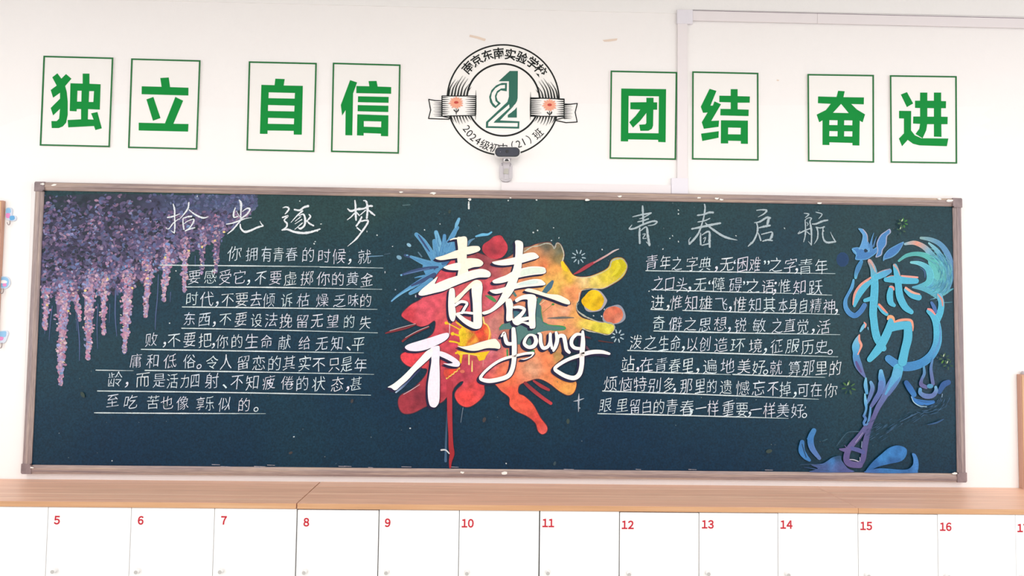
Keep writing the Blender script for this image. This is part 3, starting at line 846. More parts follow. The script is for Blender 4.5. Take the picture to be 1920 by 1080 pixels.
# yellow burst
A.zone(790, 590, 8.307)
YE = (246, 204, 40)
YB_ = [(640, 190), (700, 190), (770, 235), (900, 240), (950, 150), (1000, 135), (1050, 190), (1085, 280), (1070, 380), (900, 420), (760, 480), (640, 490), (570, 470), (600, 420), (590, 340), (585, 260)]
A.field(YB_, [(620, 240, YE), (610, 340, YE), (600, 460, YE), (700, 240, (240, 176, 60)), (680, 330, (236, 182, 50)), (660, 420, (238, 190, 40)), (800, 280, (228, 110, 60)), (860, 300, (222, 60, 52)), (960, 250, (232, 74, 56)), (1000, 320, (226, 70, 58)), (900, 360, (228, 80, 50)),
              (760, 400, (234, 120, 50)), (820, 450, (242, 160, 60)), (1050, 300, (236, 130, 60)), (740, 350, (240, 170, 60))], cell=1.5, smooth=True, mott=.25, pw=4)
for p, c in (([(390, 130, 30), (440, 150, 18), (520, 190, 16), (610, 240, 24)], YE), ([(540, 115, 16), (590, 150, 30), (660, 190, 30)], YE), ([(490, 298, 30), (540, 310, 26), (620, 340, 30)], YE), ([(440, 415, 26), (520, 425, 26), (600, 450, 20)], YE),
             ([(970, 125, 22), (1030, 170, 20), (1065, 250, 22), (1060, 330, 20), (1045, 400, 20)], (250, 206, 96)), ([(1085, 300, 10), (1082, 385, 10)], (240, 170, 90)), ([(955, 20, 26), (970, 90, 24), (985, 140, 22)], (250, 220, 130)),
             ([(743, 590, 26), (742, 700, 24), (742, 772, 26)], (250, 220, 140)), ([(792, 720, 10), (790, 800, 20), (789, 882, 22)], (250, 216, 130)), ([(445, 115, 10), (440, 200, 10), (437, 300, 8)], (244, 226, 224)),
             ([(965, 710, 7), (960, 810, 4)], (232, 180, 170)), ([(540, 598, 34), (580, 590, 20)], YE)):
    A.stroke(p, c)
A.disc(388, 130, 28, YE, 24); A.disc(488, 298, 30, YE, 28)
A.poly([(550, 560), (700, 580), (830, 600), (1070, 565), (1010, 640), (985, 700), (900, 722), (860, 640), (740, 612), (645, 622), (622, 760), (590, 765), (600, 640), (560, 600)], (246, 200, 36), smooth=False)
A.stroke([(620, 610, 30), (700, 605, 20), (900, 640, 20)], (250, 216, 80))
A.field([(360, 860), (440, 850), (540, 840), (570, 870), (500, 930), (400, 980), (350, 930)], [(400, 900, (226, 80, 66)), (500, 880, (230, 74, 56))], cell=2)
for i in range(16):
    t = i / 15
    A.disc(595 - 205 * t + random.uniform(-6, 6), 835 + 160 * t ** 0.9 + random.uniform(-6, 6), random.uniform(10, 17), random.choice([(242, 196, 70), (244, 180, 80), (248, 214, 120)]), 9, random.uniform(0, 3))
A.disc(640, 885, 38, (226, 120, 96), 26)
# drips and flung streaks
A.zone(720, 600, 3.724)
A.stroke([(441, 640, 7), (436, 760, 14), (432, 880, 14), (430, 985, 18)], [(44, 66, 88), (60, 92, 120), (74, 108, 142)])
A.stroke([(458, 440, 40), (458, 560, 36), (460, 680, 34), (465, 800, 30), (468, 880, 34), (475, 935, 34), (464, 985, 22), (462, 1030, 12)], [(186, 60, 74), (176, 54, 62), (168, 46, 54), (176, 50, 60)])
A.stroke([(400, 908, 12), (430, 908, 10), (455, 932, 8)], (214, 220, 222))
A.stroke([(12, 92, 8), (60, 78, 16), (150, 58, 14), (225, 30, 8)], (128, 48, 56)); A.stroke([(40, 76, 3), (120, 52, 4), (220, 26, 3)], (214, 196, 196))
A.stroke([(130, 148, 14), (180, 110, 14), (250, 75, 14), (312, 48, 12)], (128, 48, 56)); A.stroke([(150, 122, 3), (230, 78, 4), (312, 44, 3)], (220, 200, 200))
A.stroke([(985, 440, 22), (1040, 490, 26), (1110, 545, 24), (1165, 582, 22)], [(140, 50, 60), (176, 60, 68), (204, 66, 72)])
A.stroke([(1045, 425, 14), (1100, 462, 24), (1150, 488, 18)], (170, 58, 66))
A.stroke([(1500, 145, 10), (1600, 160, 4)], (92, 50, 48)); A.stroke([(1410, 118, 14), (1440, 126, 8)], (96, 44, 56)); A.stroke([(1412, 190, 20), (1432, 210, 10)], (96, 60, 76))
A.stroke([(135, 520, 4), (190, 488, 5), (250, 450, 4)], (220, 190, 196), caps=False)
A.stroke([(552, 610, 4), (536, 716, 3)], (130, 146, 160), caps=False)
A.zone(960, 430, 5.143)
A.stroke([(598, 432, 10), (650, 405, 26), (720, 360, 34), (790, 320, 22)], (172, 62, 76))
A.stroke([(790, 322, 14), (850, 288, 18), (920, 248, 16), (980, 210, 16), (1030, 190, 6)], [(200, 120, 126), (210, 180, 180), (222, 210, 210)])
A.build('splash_painting', 'paint', bd)

# ---- big painted lettering
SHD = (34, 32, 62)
strokes_letter = []
def LP(z, pts, c1=(253, 243, 232), sm=True): strokes_letter.append(('p', z, pts, c1, sm))
def LS(z, pts, c1=(253, 243, 236)): strokes_letter.append(('s', z, pts, c1, 0))
ZA = (770, 430, 5.4); ZB_ = (900, 440, 5.683); ZCc = (720, 610, 6.75); ZD = (880, 600, 7.111)
CR = (252, 238, 218)
LS(ZA, [(400, 108, 8), (440, 94, 14), (490, 92, 16)], CR)
LP(ZA, [(470, 88), (508, 76), (550, 72), (572, 100), (570, 200), (568, 300), (578, 400), (590, 480), (480, 490), (484, 400), (472, 300), (480, 200)], CR)
LP(ZA, [(250, 290), (330, 265), (400, 238), (460, 214), (500, 215), (500, 280), (400, 300), (300, 312)], CR)
LP(ZA, [(550, 190), (600, 172), (650, 168), (692, 174), (703, 208), (655, 235), (560, 252)], CR)
LP(ZA, [(335, 382), (400, 355), (500, 340), (500, 408), (400, 412), (348, 398)])
LP(ZA, [(550, 302), (660, 295), (715, 315), (735, 345), (708, 375), (640, 383), (550, 402)], CR)
LP(ZA, [(78, 655), (110, 610), (170, 560), (225, 515), (272, 478), (262, 510), (246, 552), (300, 530), (380, 498), (470, 470), (590, 425), (690, 402), (750, 405), (800, 430), (810, 462), (785, 485), (680, 490), (560, 528), (440, 575), (340, 620), (240, 645), (120, 672)])
LP(ZA, [(390, 620), (415, 596), (442, 606), (450, 680), (446, 760), (458, 850), (442, 925), (412, 925), (388, 870), (380, 750)])
LP(ZA, [(448, 700), (520, 630), (600, 550), (655, 514), (700, 520), (724, 555), (715, 640), (640, 640), (625, 590), (560, 642), (500, 708), (450, 746)], CR)
LP(ZA, [(622, 570), (722, 560), (718, 700), (722, 900), (720, 975), (692, 1005), (640, 992), (634, 880), (628, 750)])
LP(ZA, [(450, 852), (500, 862), (560, 905), (640, 945), (690, 965), (690, 1003), (640, 1005), (560, 965), (490, 905)])
LS(ZA, [(452, 768, 26), (510, 732, 30), (570, 748, 26), (545, 800, 28), (520, 845, 28)])
LS(ZA, [(470, 855, 22), (540, 842, 22), (625, 850, 26)])
LP(ZB_, [(375, 68), (418, 62), (458, 92), (456, 190), (446, 290), (438, 370), (402, 480), (362, 590), (290, 690), (205, 770), (120, 828), (44, 852), (26, 825), (110, 792), (190, 712), (245, 612), (290, 520), (340, 400), (364, 320), (376, 220), (378, 120)])
LP(ZB_, [(130, 292), (160, 284), (250, 266), (380, 238), (480, 200), (570, 190), (612, 215), (624, 245), (550, 270), (440, 302), (340, 320), (240, 328), (155, 315)])
LP(ZB_, [(135, 490), (200, 460), (280, 430), (360, 385), (460, 355), (560, 338), (670, 345), (700, 372), (688, 413), (560, 430), (420, 457), (320, 490), (230, 515), (152, 518)])
LP(ZB_, [(105, 592), (180, 580), (260, 560), (350, 530), (450, 500), (560, 475), (640, 476), (688, 508), (693, 535), (620, 545), (500, 556), (390, 575), (280, 606), (180, 630), (125, 617)])
LP(ZB_, [(474, 592), (518, 572), (600, 590), (720, 630), (830, 640), (900, 670), (952, 705), (955, 742), (900, 735), (780, 690), (660, 650), (560, 620), (500, 606)], CR)
LP(ZB_, [(275, 705), (325, 680), (352, 740), (346, 820), (345, 900), (305, 922), (280, 910), (282, 800)])
LP(ZB_, [(375, 690), (440, 650), (520, 634), (590, 650), (598, 720), (520, 716), (500, 690), (440, 695), (390, 720)])
LP(ZB_, [(512, 690), (598, 670), (588, 850), (590, 980), (562, 1000), (528, 985), (518, 850)])
LP(ZB_, [(343, 890), (400, 918), (500, 930), (560, 940), (570, 985), (520, 970), (455, 942), (400, 966), (355, 945)])
LS(ZB_, [(365, 775, 28), (420, 772, 34), (472, 795, 34), (440, 850, 40), (385, 900, 44)])
LS(ZB_, [(380, 900, 36), (440, 905, 44), (512, 890, 36)])
LAV = (240, 228, 240)
LP(ZCc, [(265, 275), (310, 240), (450, 195), (600, 150), (740, 105), (808, 96), (824, 130), (790, 180), (700, 235), (560, 298), (450, 325), (345, 325), (290, 308)], LAV)
LP(ZCc, [(590, 290), (685, 258), (706, 300), (700, 450), (705, 600), (705, 800), (698, 960), (662, 1028), (620, 1038), (578, 1008), (556, 900), (556, 750), (578, 600), (600, 450), (592, 350)], (248, 232, 242))
LP(ZCc, [(540, 325), (610, 300), (600, 390), (500, 490), (400, 580), (310, 680), (220, 760), (145, 822), (90, 792), (48, 782), (120, 740), (230, 650), (350, 530), (450, 420)], (246, 244, 238))
LP(ZCc, [(690, 330), (760, 340), (860, 388), (930, 438), (962, 480), (945, 520), (880, 522), (800, 502), (750, 480), (810, 484), (870, 474), (790, 428), (695, 380)], LAV)
LP(ZCc, [(930, 262), (1000, 268), (1100, 252), (1230, 210), (1390, 170), (1440, 200), (1472, 250), (1462, 296), (1400, 290), (1300, 290), (1180, 320), (1090, 320), (1000, 295)], CR)
LS(ZD, [(428, 218, 22), (465, 170, 34), (478, 240, 48), (505, 310, 52), (575, 318, 44)])
LS(ZD, [(588, 120, 52), (596, 250, 66), (600, 400, 66), (592, 560, 60), (562, 680, 60), (510, 750, 60), (400, 790, 58), (260, 812, 56), (155, 785, 46), (175, 725, 36), (260, 640, 36), (370, 560, 36), (480, 510, 38), (620, 475, 34), (740, 448, 34), (850, 438, 32)])
LS(ZD, [(858, 445, 22), (820, 490, 16), (740, 522, 14), (690, 522, 8)])
LS(ZD, [(880, 225, 46), (840, 200, 30), (790, 205, 30), (745, 260, 40), (735, 320, 44), (790, 362, 46), (860, 345, 54), (890, 280, 54), (872, 220, 46)])
LS(ZD, [(918, 178, 22), (948, 195, 40), (952, 300, 50), (985, 372, 48), (1045, 355, 44), (1075, 290, 40), (1080, 185, 40)])
LS(ZD, [(1078, 190, 38), (1085, 300, 40), (1105, 378, 34)])
LS(ZD, [(1158, 168, 38), (1172, 260, 52), (1150, 350, 48), (1122, 408, 32)])
LS(ZD, [(1165, 262, 30), (1205, 212, 48), (1258, 220, 54), (1278, 300, 52), (1295, 390, 50), (1332, 432, 40)])
LS(ZD, [(1500, 195, 30), (1430, 192, 42), (1372, 250, 48), (1362, 320, 48), (1402, 370, 46), (1475, 382, 40)])
LS(ZD, [(1512, 155, 34), (1515, 300, 60), (1502, 450, 66), (1498, 600, 60), (1468, 720, 62), (1400, 772, 60), (1300, 755, 56), (1195, 700, 52), (1142, 650, 46), (1200, 592, 46), (1330, 520, 46), (1480, 470, 50), (1620, 430, 56), (1760, 425, 50), (1865, 450, 32)])
A = Art(BY + .004)
A.zone(*ZCc); A.stroke([(145, 838, 20), (235, 760, 30), (330, 660, 34), (470, 530, 14)], [(170, 190, 215), (70, 90, 130), (40, 44, 84)], off=(1.0, 1.4))
for kind, z, pts, c, sm in strokes_letter:
    A.zone(*z)
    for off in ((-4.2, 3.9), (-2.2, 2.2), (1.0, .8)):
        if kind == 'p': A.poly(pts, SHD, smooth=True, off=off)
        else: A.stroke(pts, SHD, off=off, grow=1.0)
for kind, z, pts, c, sm in strokes_letter:
    A.zone(*z)
    if kind == 'p': A.poly(pts, c, smooth=True)
    else: A.stroke(pts, c)
MINT = (222, 234, 218)
A.zone(*ZB_)
A.poly([(450, 380), (560, 352), (680, 358), (680, 400), (560, 418), (440, 440)], MINT, smooth=True); A.poly([(430, 515), (560, 485), (620, 495), (600, 520), (420, 540)], (214, 230, 224), smooth=True)
A.build('lettering_painting', 'letter', bd)

# ---- the horse
A = Art(BY + .0004)
CY = (88, 184, 216); BU = (70, 128, 190); LB = (98, 160, 216); PU = (98, 96, 148); CO = (240, 150, 126); TL_ = (100, 188, 188)
def hs(pts, cols, g=1.0, edge=None):
    if edge is None:
        c = cols if not isinstance(cols[0], (int, float)) else [cols]
        edge = [tuple(min(255, v * 1.18 + 8) for v in q) for q in c]
    if g: A.stroke(pts, edge, grow=g)
    A.stroke(pts, cols)
A.zone(1570, 420, 6.0)
A.disc(60, 400, 72, (36, 70, 112), 84); A.disc(55, 400, 62, (32, 64, 104), 74)
# tail
T_ = [([(940, 157, 22), (1050, 175, 40), (1160, 230, 50), (1240, 340, 60), (1280, 480, 60), (1270, 620, 60), (1225, 760, 50)], [(140, 176, 176), (96, 150, 190), (104, 150, 196), (86, 150, 186)]),
      ([(1030, 215, 14), (1120, 300, 44), (1190, 420, 60), (1225, 560, 80), (1200, 700, 60)], [(140, 196, 206), (92, 164, 204), (92, 176, 196)])]
for p, c in T_: hs(p, c, .8)
A.field([(1020, 420), (1100, 400), (1230, 430), (1285, 520), (1290, 640), (1240, 740), (1180, 800), (1120, 780), (1040, 740), (950, 710), (1040, 640), (1055, 530)],
        [(1100, 450, TL_), (1230, 480, (92, 160, 196)), (1270, 600, (86, 150, 186)), (1150, 600, (104, 190, 190)), (1120, 700, (96, 178, 192)), (1220, 720, (84, 150, 180)), (1060, 700, (92, 170, 205))], cell=2.2, mott=.12)
hs([(762, 225, 20), (870, 212, 42), (980, 262, 52), (1060, 350, 64), (1130, 450, 80), (1160, 560, 90)], [(150, 190, 204), (232, 160, 140), (130, 180, 204), (98, 184, 196), (96, 184, 190)], .8)
hs([(692, 415, 18), (780, 355, 34), (900, 336, 42), (1020, 370, 60), (1100, 460, 80), (1130, 580, 90)], [(96, 180, 180), (90, 178, 176), (96, 188, 184), (104, 190, 190)], .8)
hs([(830, 432, 20), (920, 442, 42), (1010, 492, 60), (1046, 580, 76), (1020, 660, 60), (930, 702, 44), (850, 712, 16)], [(130, 206, 214), (100, 186, 206), (96, 188, 200), (88, 160, 196)], .8)
hs([(850, 712, 14), (980, 735, 44), (1100, 790, 60), (1165, 850, 50)], [(92, 166, 190), (92, 178, 200), (100, 190, 210)], .6)
A.stroke([(1200, 790, 30), (1260, 750, 24), (1310, 725, 8)], (92, 170, 186)); A.stroke([(1195, 885, 10), (1290, 880, 5)], (84, 140, 156))
A.stroke([(930, 490, 8), (980, 530, 22), (985, 600, 14)], (64, 96, 130)); A.stroke([(860, 395, 12), (930, 400, 14), (980, 420, 8)], (60, 84, 108))
for i in range(150):
    a = random.uniform(-1.45, 1.15); r = random.uniform(150, 330)
    cx, cy = 1000, 560
    P = [(cx + (r + random.uniform(-4, 4)) * math.cos(a + d) * .92, cy + r * math.sin(a + d), q) for d, q in ((0, 2), (.12, 5), (.26, 2))]
    if P[0][0] < 1000 or P[-1][0] > 1305 or (P[0][1] < 330 and r > 300): continue
    A.stroke(P, random.choice([(134, 206, 208), (82, 150, 180), (112, 196, 196), (92, 168, 206), (124, 190, 214)]), n=3, caps=False)
hs([(1150, 810, 56), (1170, 900, 60), (1155, 1000, 66), (1120, 1080, 70)], [(110, 180, 210), CY, CY], 1.0)
A.stroke([(1130, 790, 12), (1175, 850, 22), (1186, 920, 14)], (216, 150, 140))
A.stroke([(1060, 885, 30), (1090, 940, 44), (1110, 990, 30)], (76, 116, 176))
# crown of the mane
A.poly([(165, 275), (235, 262), (300, 285), (360, 310), (450, 255), (442, 320), (380, 372), (320, 402), (205, 402), (208, 350), (180, 322)], (96, 160, 212), smooth=True)
A.poly([(180, 285), (235, 272), (300, 295), (360, 320), (440, 275), (430, 318), (375, 362), (315, 392), (215, 390), (222, 350), (195, 322)], (74, 130, 190), smooth=True)
A.poly([(235, 50), (290, 58), (338, 120), (342, 210), (375, 290), (330, 315), (280, 280), (240, 285), (268, 215), (284, 130), (256, 82)], (116, 172, 216), smooth=True)
A.poly([(250, 58), (288, 66), (328, 124), (334, 214), (358, 290), (326, 300), (285, 272), (256, 270), (278, 215), (296, 130), (266, 84)], LB, smooth=True)
A.stroke([(290, 60, 8), (335, 125, 8), (342, 200, 6)], (196, 176, 190), caps=False)
A.poly([(300, 290), (320, 280), (345, 305), (310, 320)], (34, 58, 80), smooth=True)
A.stroke([(410, 100, 5), (388, 170, 16), (378, 240, 32), (385, 300, 40)], [(92, 150, 200), (80, 134, 190)])
A.stroke([(440, 140, 4), (424, 190, 14), (405, 250, 20)], (78, 122, 170)); A.stroke([(345, 205, 14), (362, 260, 26)], (84, 140, 196))
A.stroke([(465, 170, 3), (450, 200, 8)], (70, 110, 150)); A.stroke([(590, 235, 3), (560, 280, 7)], (60, 90, 120))
A.poly([(590, 55), (602, 98), (562, 140), (552, 230), (512, 290), (496, 352), (430, 375), (450, 300), (440, 220), (480, 130), (540, 82)], (166, 176, 206), smooth=True)
A.poly([(580, 66), (588, 98), (550, 140), (542, 228), (502, 288), (488, 342), (440, 365), (462, 300), (452, 222), (490, 136), (545, 90)], (78, 138, 198), smooth=True)
A.poly([(740, 200), (740, 230), (692, 312), (622, 372), (540, 400), (515, 416), (520, 360), (570, 292), (650, 242)], (104, 162, 208), smooth=True)
A.poly([(728, 212), (728, 234), (680, 308), (612, 362), (540, 388), (530, 360), (578, 298), (655, 250)], (74, 128, 190), smooth=True)
A.stroke([(165, 285, 8), (190, 300, 10), (210, 330, 12)], (120, 190, 226))
hs([(270, 425, 34), (238, 490, 50), (212, 560, 36), (206, 605, 22)], [(70, 140, 190), (74, 130, 180), (100, 180, 214)], 1.0)
hs([(182, 630, 16), (165, 710, 30), (122, 790, 24), (92, 860, 34), (96, 940, 44), (140, 1005, 50), (200, 1030, 50), (260, 985, 50), (305, 915, 48)], [(96, 170, 216), (80, 144, 200), (84, 150, 204), (70, 128, 190), (74, 124, 184)], 1.0)
# dream character formed by the horse's body
A.zone(1570, 570, 6.352)
hs([(610, 650, 80), (720, 725, 95), (850, 745, 100), (1000, 705, 95), (1120, 610, 92), (1185, 480, 92), (1195, 350, 90), (1180, 230, 80), (1140, 140, 64), (1085, 85, 44)],
   [(76, 142, 198), (70, 134, 190), (66, 138, 196), (84, 160, 206), CY, CY, CY], 1.0)
A.stroke([(1080, 60, 22), (1120, 75, 30), (1165, 125, 16)], (238, 150, 146))
A.stroke([(1215, 240, 10), (1228, 350, 20), (1205, 480, 20), (1140, 600, 14)], (92, 150, 200))
hs([(725, 770, 110), (705, 860, 112), (655, 960, 100), (590, 1060, 80)], [CY, (88, 160, 204), (94, 124, 180), (94, 110, 164)], 1.0)
A.zone(1570, 420, 6.0)
hs([(365, 420, 44), (402, 500, 60), (415, 590, 72), (420, 700, 80), (412, 850, 82), (402, 1000, 78), (410, 1080, 76), (425, 1200, 78), (455, 1300, 80), (520, 1400, 60)], [(170, 150, 150), (110, 176, 204), CY, CY, CY, CY, CY, CY], 1.0)
A.stroke([(358, 408, 30), (392, 450, 20), (430, 540, 8)], (214, 168, 160))
hs([(430, 600, 60), (520, 565, 62), (588, 528, 44)], [CY, (92, 174, 214), (96, 160, 206)], 1.0)
A.stroke([(445, 555, 10), (510, 525, 10), (590, 505, 8)], (176, 160, 172))
A.stroke([(375, 602, 14), (270, 690, 40), (205, 790, 42), (180, 905, 18)], (228, 156, 142), grow=.6)
hs([(385, 640, 34), (305, 710, 64), (240, 800, 60), (192, 920, 26)], CY, .6)
hs([(310, 860, 36), (395, 835, 50)], CY, .6)
hs([(548, 625, 50), (650, 625, 74), (780, 635, 76), (885, 640, 60)], CY, .6)
A.stroke([(722, 583, 16), (810, 592, 22), (902, 600, 20)], (238, 162, 150))
A.stroke([(555, 600, 5), (600, 585, 7), (640, 582, 5)], (230, 170, 160))
hs([(648, 470, 44), (670, 560, 66), (688, 700, 72), (705, 820, 78), (760, 930, 72), (832, 990, 48)], CY, .6)
A.stroke([(640, 460, 26), (680, 510, 18), (705, 580, 8)], (196, 166, 164))
hs([(605, 715, 46), (590, 800, 66), (600, 880, 62), (638, 915, 36)], CY, .6)
A.stroke([(590, 705, 16), (625, 712, 24), (636, 740, 16)], (232, 150, 142))
hs([(775, 740, 50), (840, 795, 72), (915, 825, 66)], CY, .6)
A.stroke([(770, 718, 26), (845, 768, 26), (925, 790, 16)], (234, 170, 150))
hs([(470, 925, 34), (510, 975, 46), (555, 1015, 36)], CY, .6)
A.stroke([(470, 905, 24), (510, 950, 26), (560, 1000, 14)], (240, 146, 124))
A.zone(1570, 570, 6.352)
hs([(640, 200, 64), (605, 320, 88), (545, 450, 92), (480, 550, 92), (385, 660, 60)], CY, .8)
hs([(620, 285, 100), (730, 260, 100), (850, 250, 90)], CY, 0)
hs([(840, 250, 96), (840, 400, 104), (805, 550, 100), (775, 690, 108)], CY, 0)
A.stroke([(600, 180, 22), (620, 152, 40), (660, 160, 34), (680, 205, 18)], (240, 172, 130)); A.stroke([(680, 215, 18), (740, 195, 30), (820, 186, 30), (880, 200, 30), (900, 260, 20), (900, 320, 8)], (240, 160, 134))
# the legs
hs([(325, 235, 16), (305, 275, 34), (275, 325, 16)], (116, 186, 220), .6); A.stroke([(320, 220, 14), (340, 245, 18), (330, 280, 12)], (238, 156, 140))
hs([(260, 370, 8), (232, 440, 56), (220, 510, 84), (222, 580, 66), (225, 640, 76), (252, 730, 80), (292, 810, 48), (330, 870, 14)], [(160, 180, 200), (112, 184, 220), (92, 172, 216), (80, 150, 204), (88, 130, 184), (104, 116, 168), (100, 120, 176)], .8)
A.stroke([(262, 370, 18), (262, 430, 26), (285, 490, 30), (270, 545, 18), (245, 600, 14)], (236, 160, 142))
A.stroke([(225, 690, 24), (250, 750, 34), (285, 810, 18)], (96, 84, 138))
hs([(520, 800, 40), (525, 880, 70), (540, 950, 66), (520, 1040, 60)], [(110, 180, 222), (86, 150, 206), (92, 140, 198), (92, 120, 180)], .8)
A.stroke([(365, 280, 14), (370, 308, 8)], (120, 180, 216))
hs([(1030, 750, 22), (1035, 830, 30), (1005, 900, 30), (1000, 960, 44), (1060, 990, 40)], [(84, 150, 190), (90, 130, 180), PU, (104, 108, 160)], .6)
hs([(1138, 650, 14), (1115, 760, 30), (1125, 860, 36), (1140, 950, 36)], [(84, 140, 190), (96, 118, 170), (100, 110, 160)], .6)
A.zone(1480, 700, 5.4)
hs([(775, 50, 14), (772, 120, 34), (785, 200, 24)], [(120, 190, 226), (90, 160, 210)], .6)
hs([(825, 90, 26), (842, 150, 40), (815, 240, 34), (785, 305, 16)], [(104, 160, 204), (96, 116, 170), (96, 140, 190)], .6)
hs([(765, 210, 10), (772, 290, 28), (778, 360, 18), (758, 425, 20)], [(130, 200, 230), (92, 160, 212), (90, 140, 190)], .5)
hs([(930, 100, 56), (915, 190, 48), (870, 270, 44), (825, 340, 26)], [(96, 130, 190), (92, 110, 170), (96, 104, 156)], .6)
hs([(822, 350, 16), (815, 420, 20), (795, 500, 18), (770, 530, 16)], [(90, 150, 200), (96, 140, 196)], .4)
hs([(752, 430, 18), (772, 460, 24), (755, 500, 22), (765, 530, 20)], [(80, 120, 180), (88, 140, 200)], .5)
A.stroke([(1080, 40, 90), (1020, 130, 76), (960, 240, 58), (900, 340, 50), (860, 430, 42), (820, 520, 44), (790, 620, 52), (768, 720, 56), (758, 800, 52), (745, 870, 52), (712, 930, 50)],
         [(88, 140, 196), (100, 116, 170), PU, (92, 92, 142), (96, 92, 144), (92, 88, 142)], grow=.6)
A.stroke([(1090, 0, 100), (1030, 110, 40), (975, 210, 20)], [(98, 176, 216), (90, 160, 210)])
A.stroke([(770, 550, 44), (705, 640, 50), (635, 720, 54), (592, 790, 56), (578, 875, 60), (620, 918, 62), (715, 930, 56)], [(96, 96, 148), (104, 96, 150), (98, 90, 144), (104, 96, 150)], grow=.6)
A.stroke([(630, 760, 40), (690, 775, 44), (750, 800, 40)], (88, 96, 156)); A.stroke([(510, 768, 16), (550, 775, 36), (600, 775, 50)], (104, 96, 148)); A.stroke([(560, 730, 6), (585, 760, 12)], (104, 96, 148))
A.stroke([(612, 872, 6), (655, 876, 10), (700, 892, 8)], (206, 204, 222)); A.stroke([(735, 690, 6), (730, 750, 6)], (150, 170, 200))
A.stroke([(670, 700, 5), (700, 660, 6), (745, 600, 4)], (170, 160, 190)); A.stroke([(715, 850, 5), (715, 890, 5)], (190, 190, 214))
BW = (62, 124, 188)
hs([(248, 580, 46), (215, 660, 58), (232, 760, 54), (305, 860, 30)], [(70, 132, 190), BW, (84, 126, 190), (90, 124, 184)], .6)
hs([(130, 695, 40), (125, 780, 60), (160, 840, 50), (205, 880, 24)], [(60, 116, 176), (66, 134, 200), BW], .6)
A.stroke([(130, 720, 10), (150, 790, 12), (170, 850, 10)], (38, 74, 110)); A.stroke([(185, 660, 16), (200, 700, 10)], BW)
A.field([(220, 925), (330, 915), (380, 890), (440, 850), (520, 835), (530, 880), (590, 960), (640, 1000), (210, 1000), (290, 965)], [(300, 960, (74, 96, 150)), (420, 900, (66, 124, 186)), (480, 960, (84, 110, 168)), (560, 970, (86, 96, 152)), (500, 860, (50, 84, 120))], cell=2.5)
A.stroke([(110, 925, 4), (230, 920, 8), (330, 935, 6)], (60, 86, 116)); A.stroke([(150, 950, 3), (300, 975, 10), (400, 985, 10)], (64, 92, 140))
A.field([(768, 1003), (800, 950), (850, 890), (930, 820), (1010, 755), (1095, 730), (1175, 755), (1190, 810), (1140, 885), (1010, 918), (900, 945), (830, 980)], [(850, 940, (50, 106, 170)), (980, 830, (60, 132, 198)), (1100, 780, (56, 120, 186)), (1150, 850, (62, 130, 196)), (1050, 890, (52, 106, 170))], cell=2.5)
A.field([(768, 1005), (880, 965), (1000, 965), (1120, 975), (1200, 970), (1248, 930), (1256, 870), (1242, 812), (1280, 822), (1308, 900), (1300, 985), (1250, 1010)], [(850, 990, (64, 110, 176)), (1000, 990, (60, 124, 190)), (1180, 995, (60, 116, 180)), (1290, 900, (70, 130, 196))], cell=2.5)
hs([(1185, 95, 46), (1220, 150, 58), (1262, 215, 50)], [(50, 98, 160), (56, 112, 180), BW], .4)
hs([(1610, 92, 52), (1560, 118, 58), (1520, 190, 40)], [(54, 92, 150), (52, 92, 150), (50, 90, 146)], .3)
hs([(1325, 160, 28), (1328, 200, 36), (1380, 230, 46), (1450, 225, 42), (1485, 180, 36), (1482, 140, 24)], [(96, 160, 206), (100, 126, 180), (100, 120, 176), (110, 170, 206)], .6)
A.disc(1425, 130, 34, (84, 150, 190), 24)
A.stroke([(1240, 240, 16), (1290, 285, 50), (1390, 300, 50), (1460, 290, 30)], (60, 124, 196)); A.stroke([(1235, 235, 6), (1260, 290, 8), (1320, 330, 9), (1390, 338, 7)], (170, 206, 226))
A.stroke([(1550, 210, 6), (1545, 240, 5)], (150, 180, 210)); A.stroke([(1300, 275, 5), (1380, 290, 6), (1470, 285, 4)], (40, 78, 124))
for i in range(110):
    u = random.random()
    if u < .55:
        cx, cy, r = 1400, 200, random.uniform(150, 280); a = random.uniform(.15, 1.9)
        P = [(cx + r * math.cos(a + d) * .85, cy + r * math.sin(a + d) * .8, q) for d, q in ((0, 1.5), (.1, 5), (.22, 1.5))]
    else:
        t = random.random(); x = 1500 - 700 * t; y = 340 + 260 * t + random.gauss(0, 45 * (.4 + t * .8)); l = random.uniform(20, 80)
        P = [(x, y, 1.5), (x - l * .5, y + l * .28, 5), (x - l, y + l * .62, 1.5)]
    if any(p[0] > 1655 or p[0] < 760 or p[1] > 985 for p in P): continue
    A.stroke(P, random.choice([(48, 84, 116), (58, 96, 132), (44, 76, 104), (70, 110, 146)]), n=3, caps=False)
A.stroke([(480, 735, 4), (540, 650, 7), (600, 595, 6), (700, 590, 10)], (62, 96, 116)); A.stroke([(335, 688, 3), (382, 666, 6)], (70, 110, 126))
A.stroke([(1400, 520, 6), (1490, 500, 16), (1560, 465, 8)], (56, 94, 140)); A.stroke([(1120, 490, 4), (1220, 440, 10), (1300, 400, 5)], (66, 100, 134))
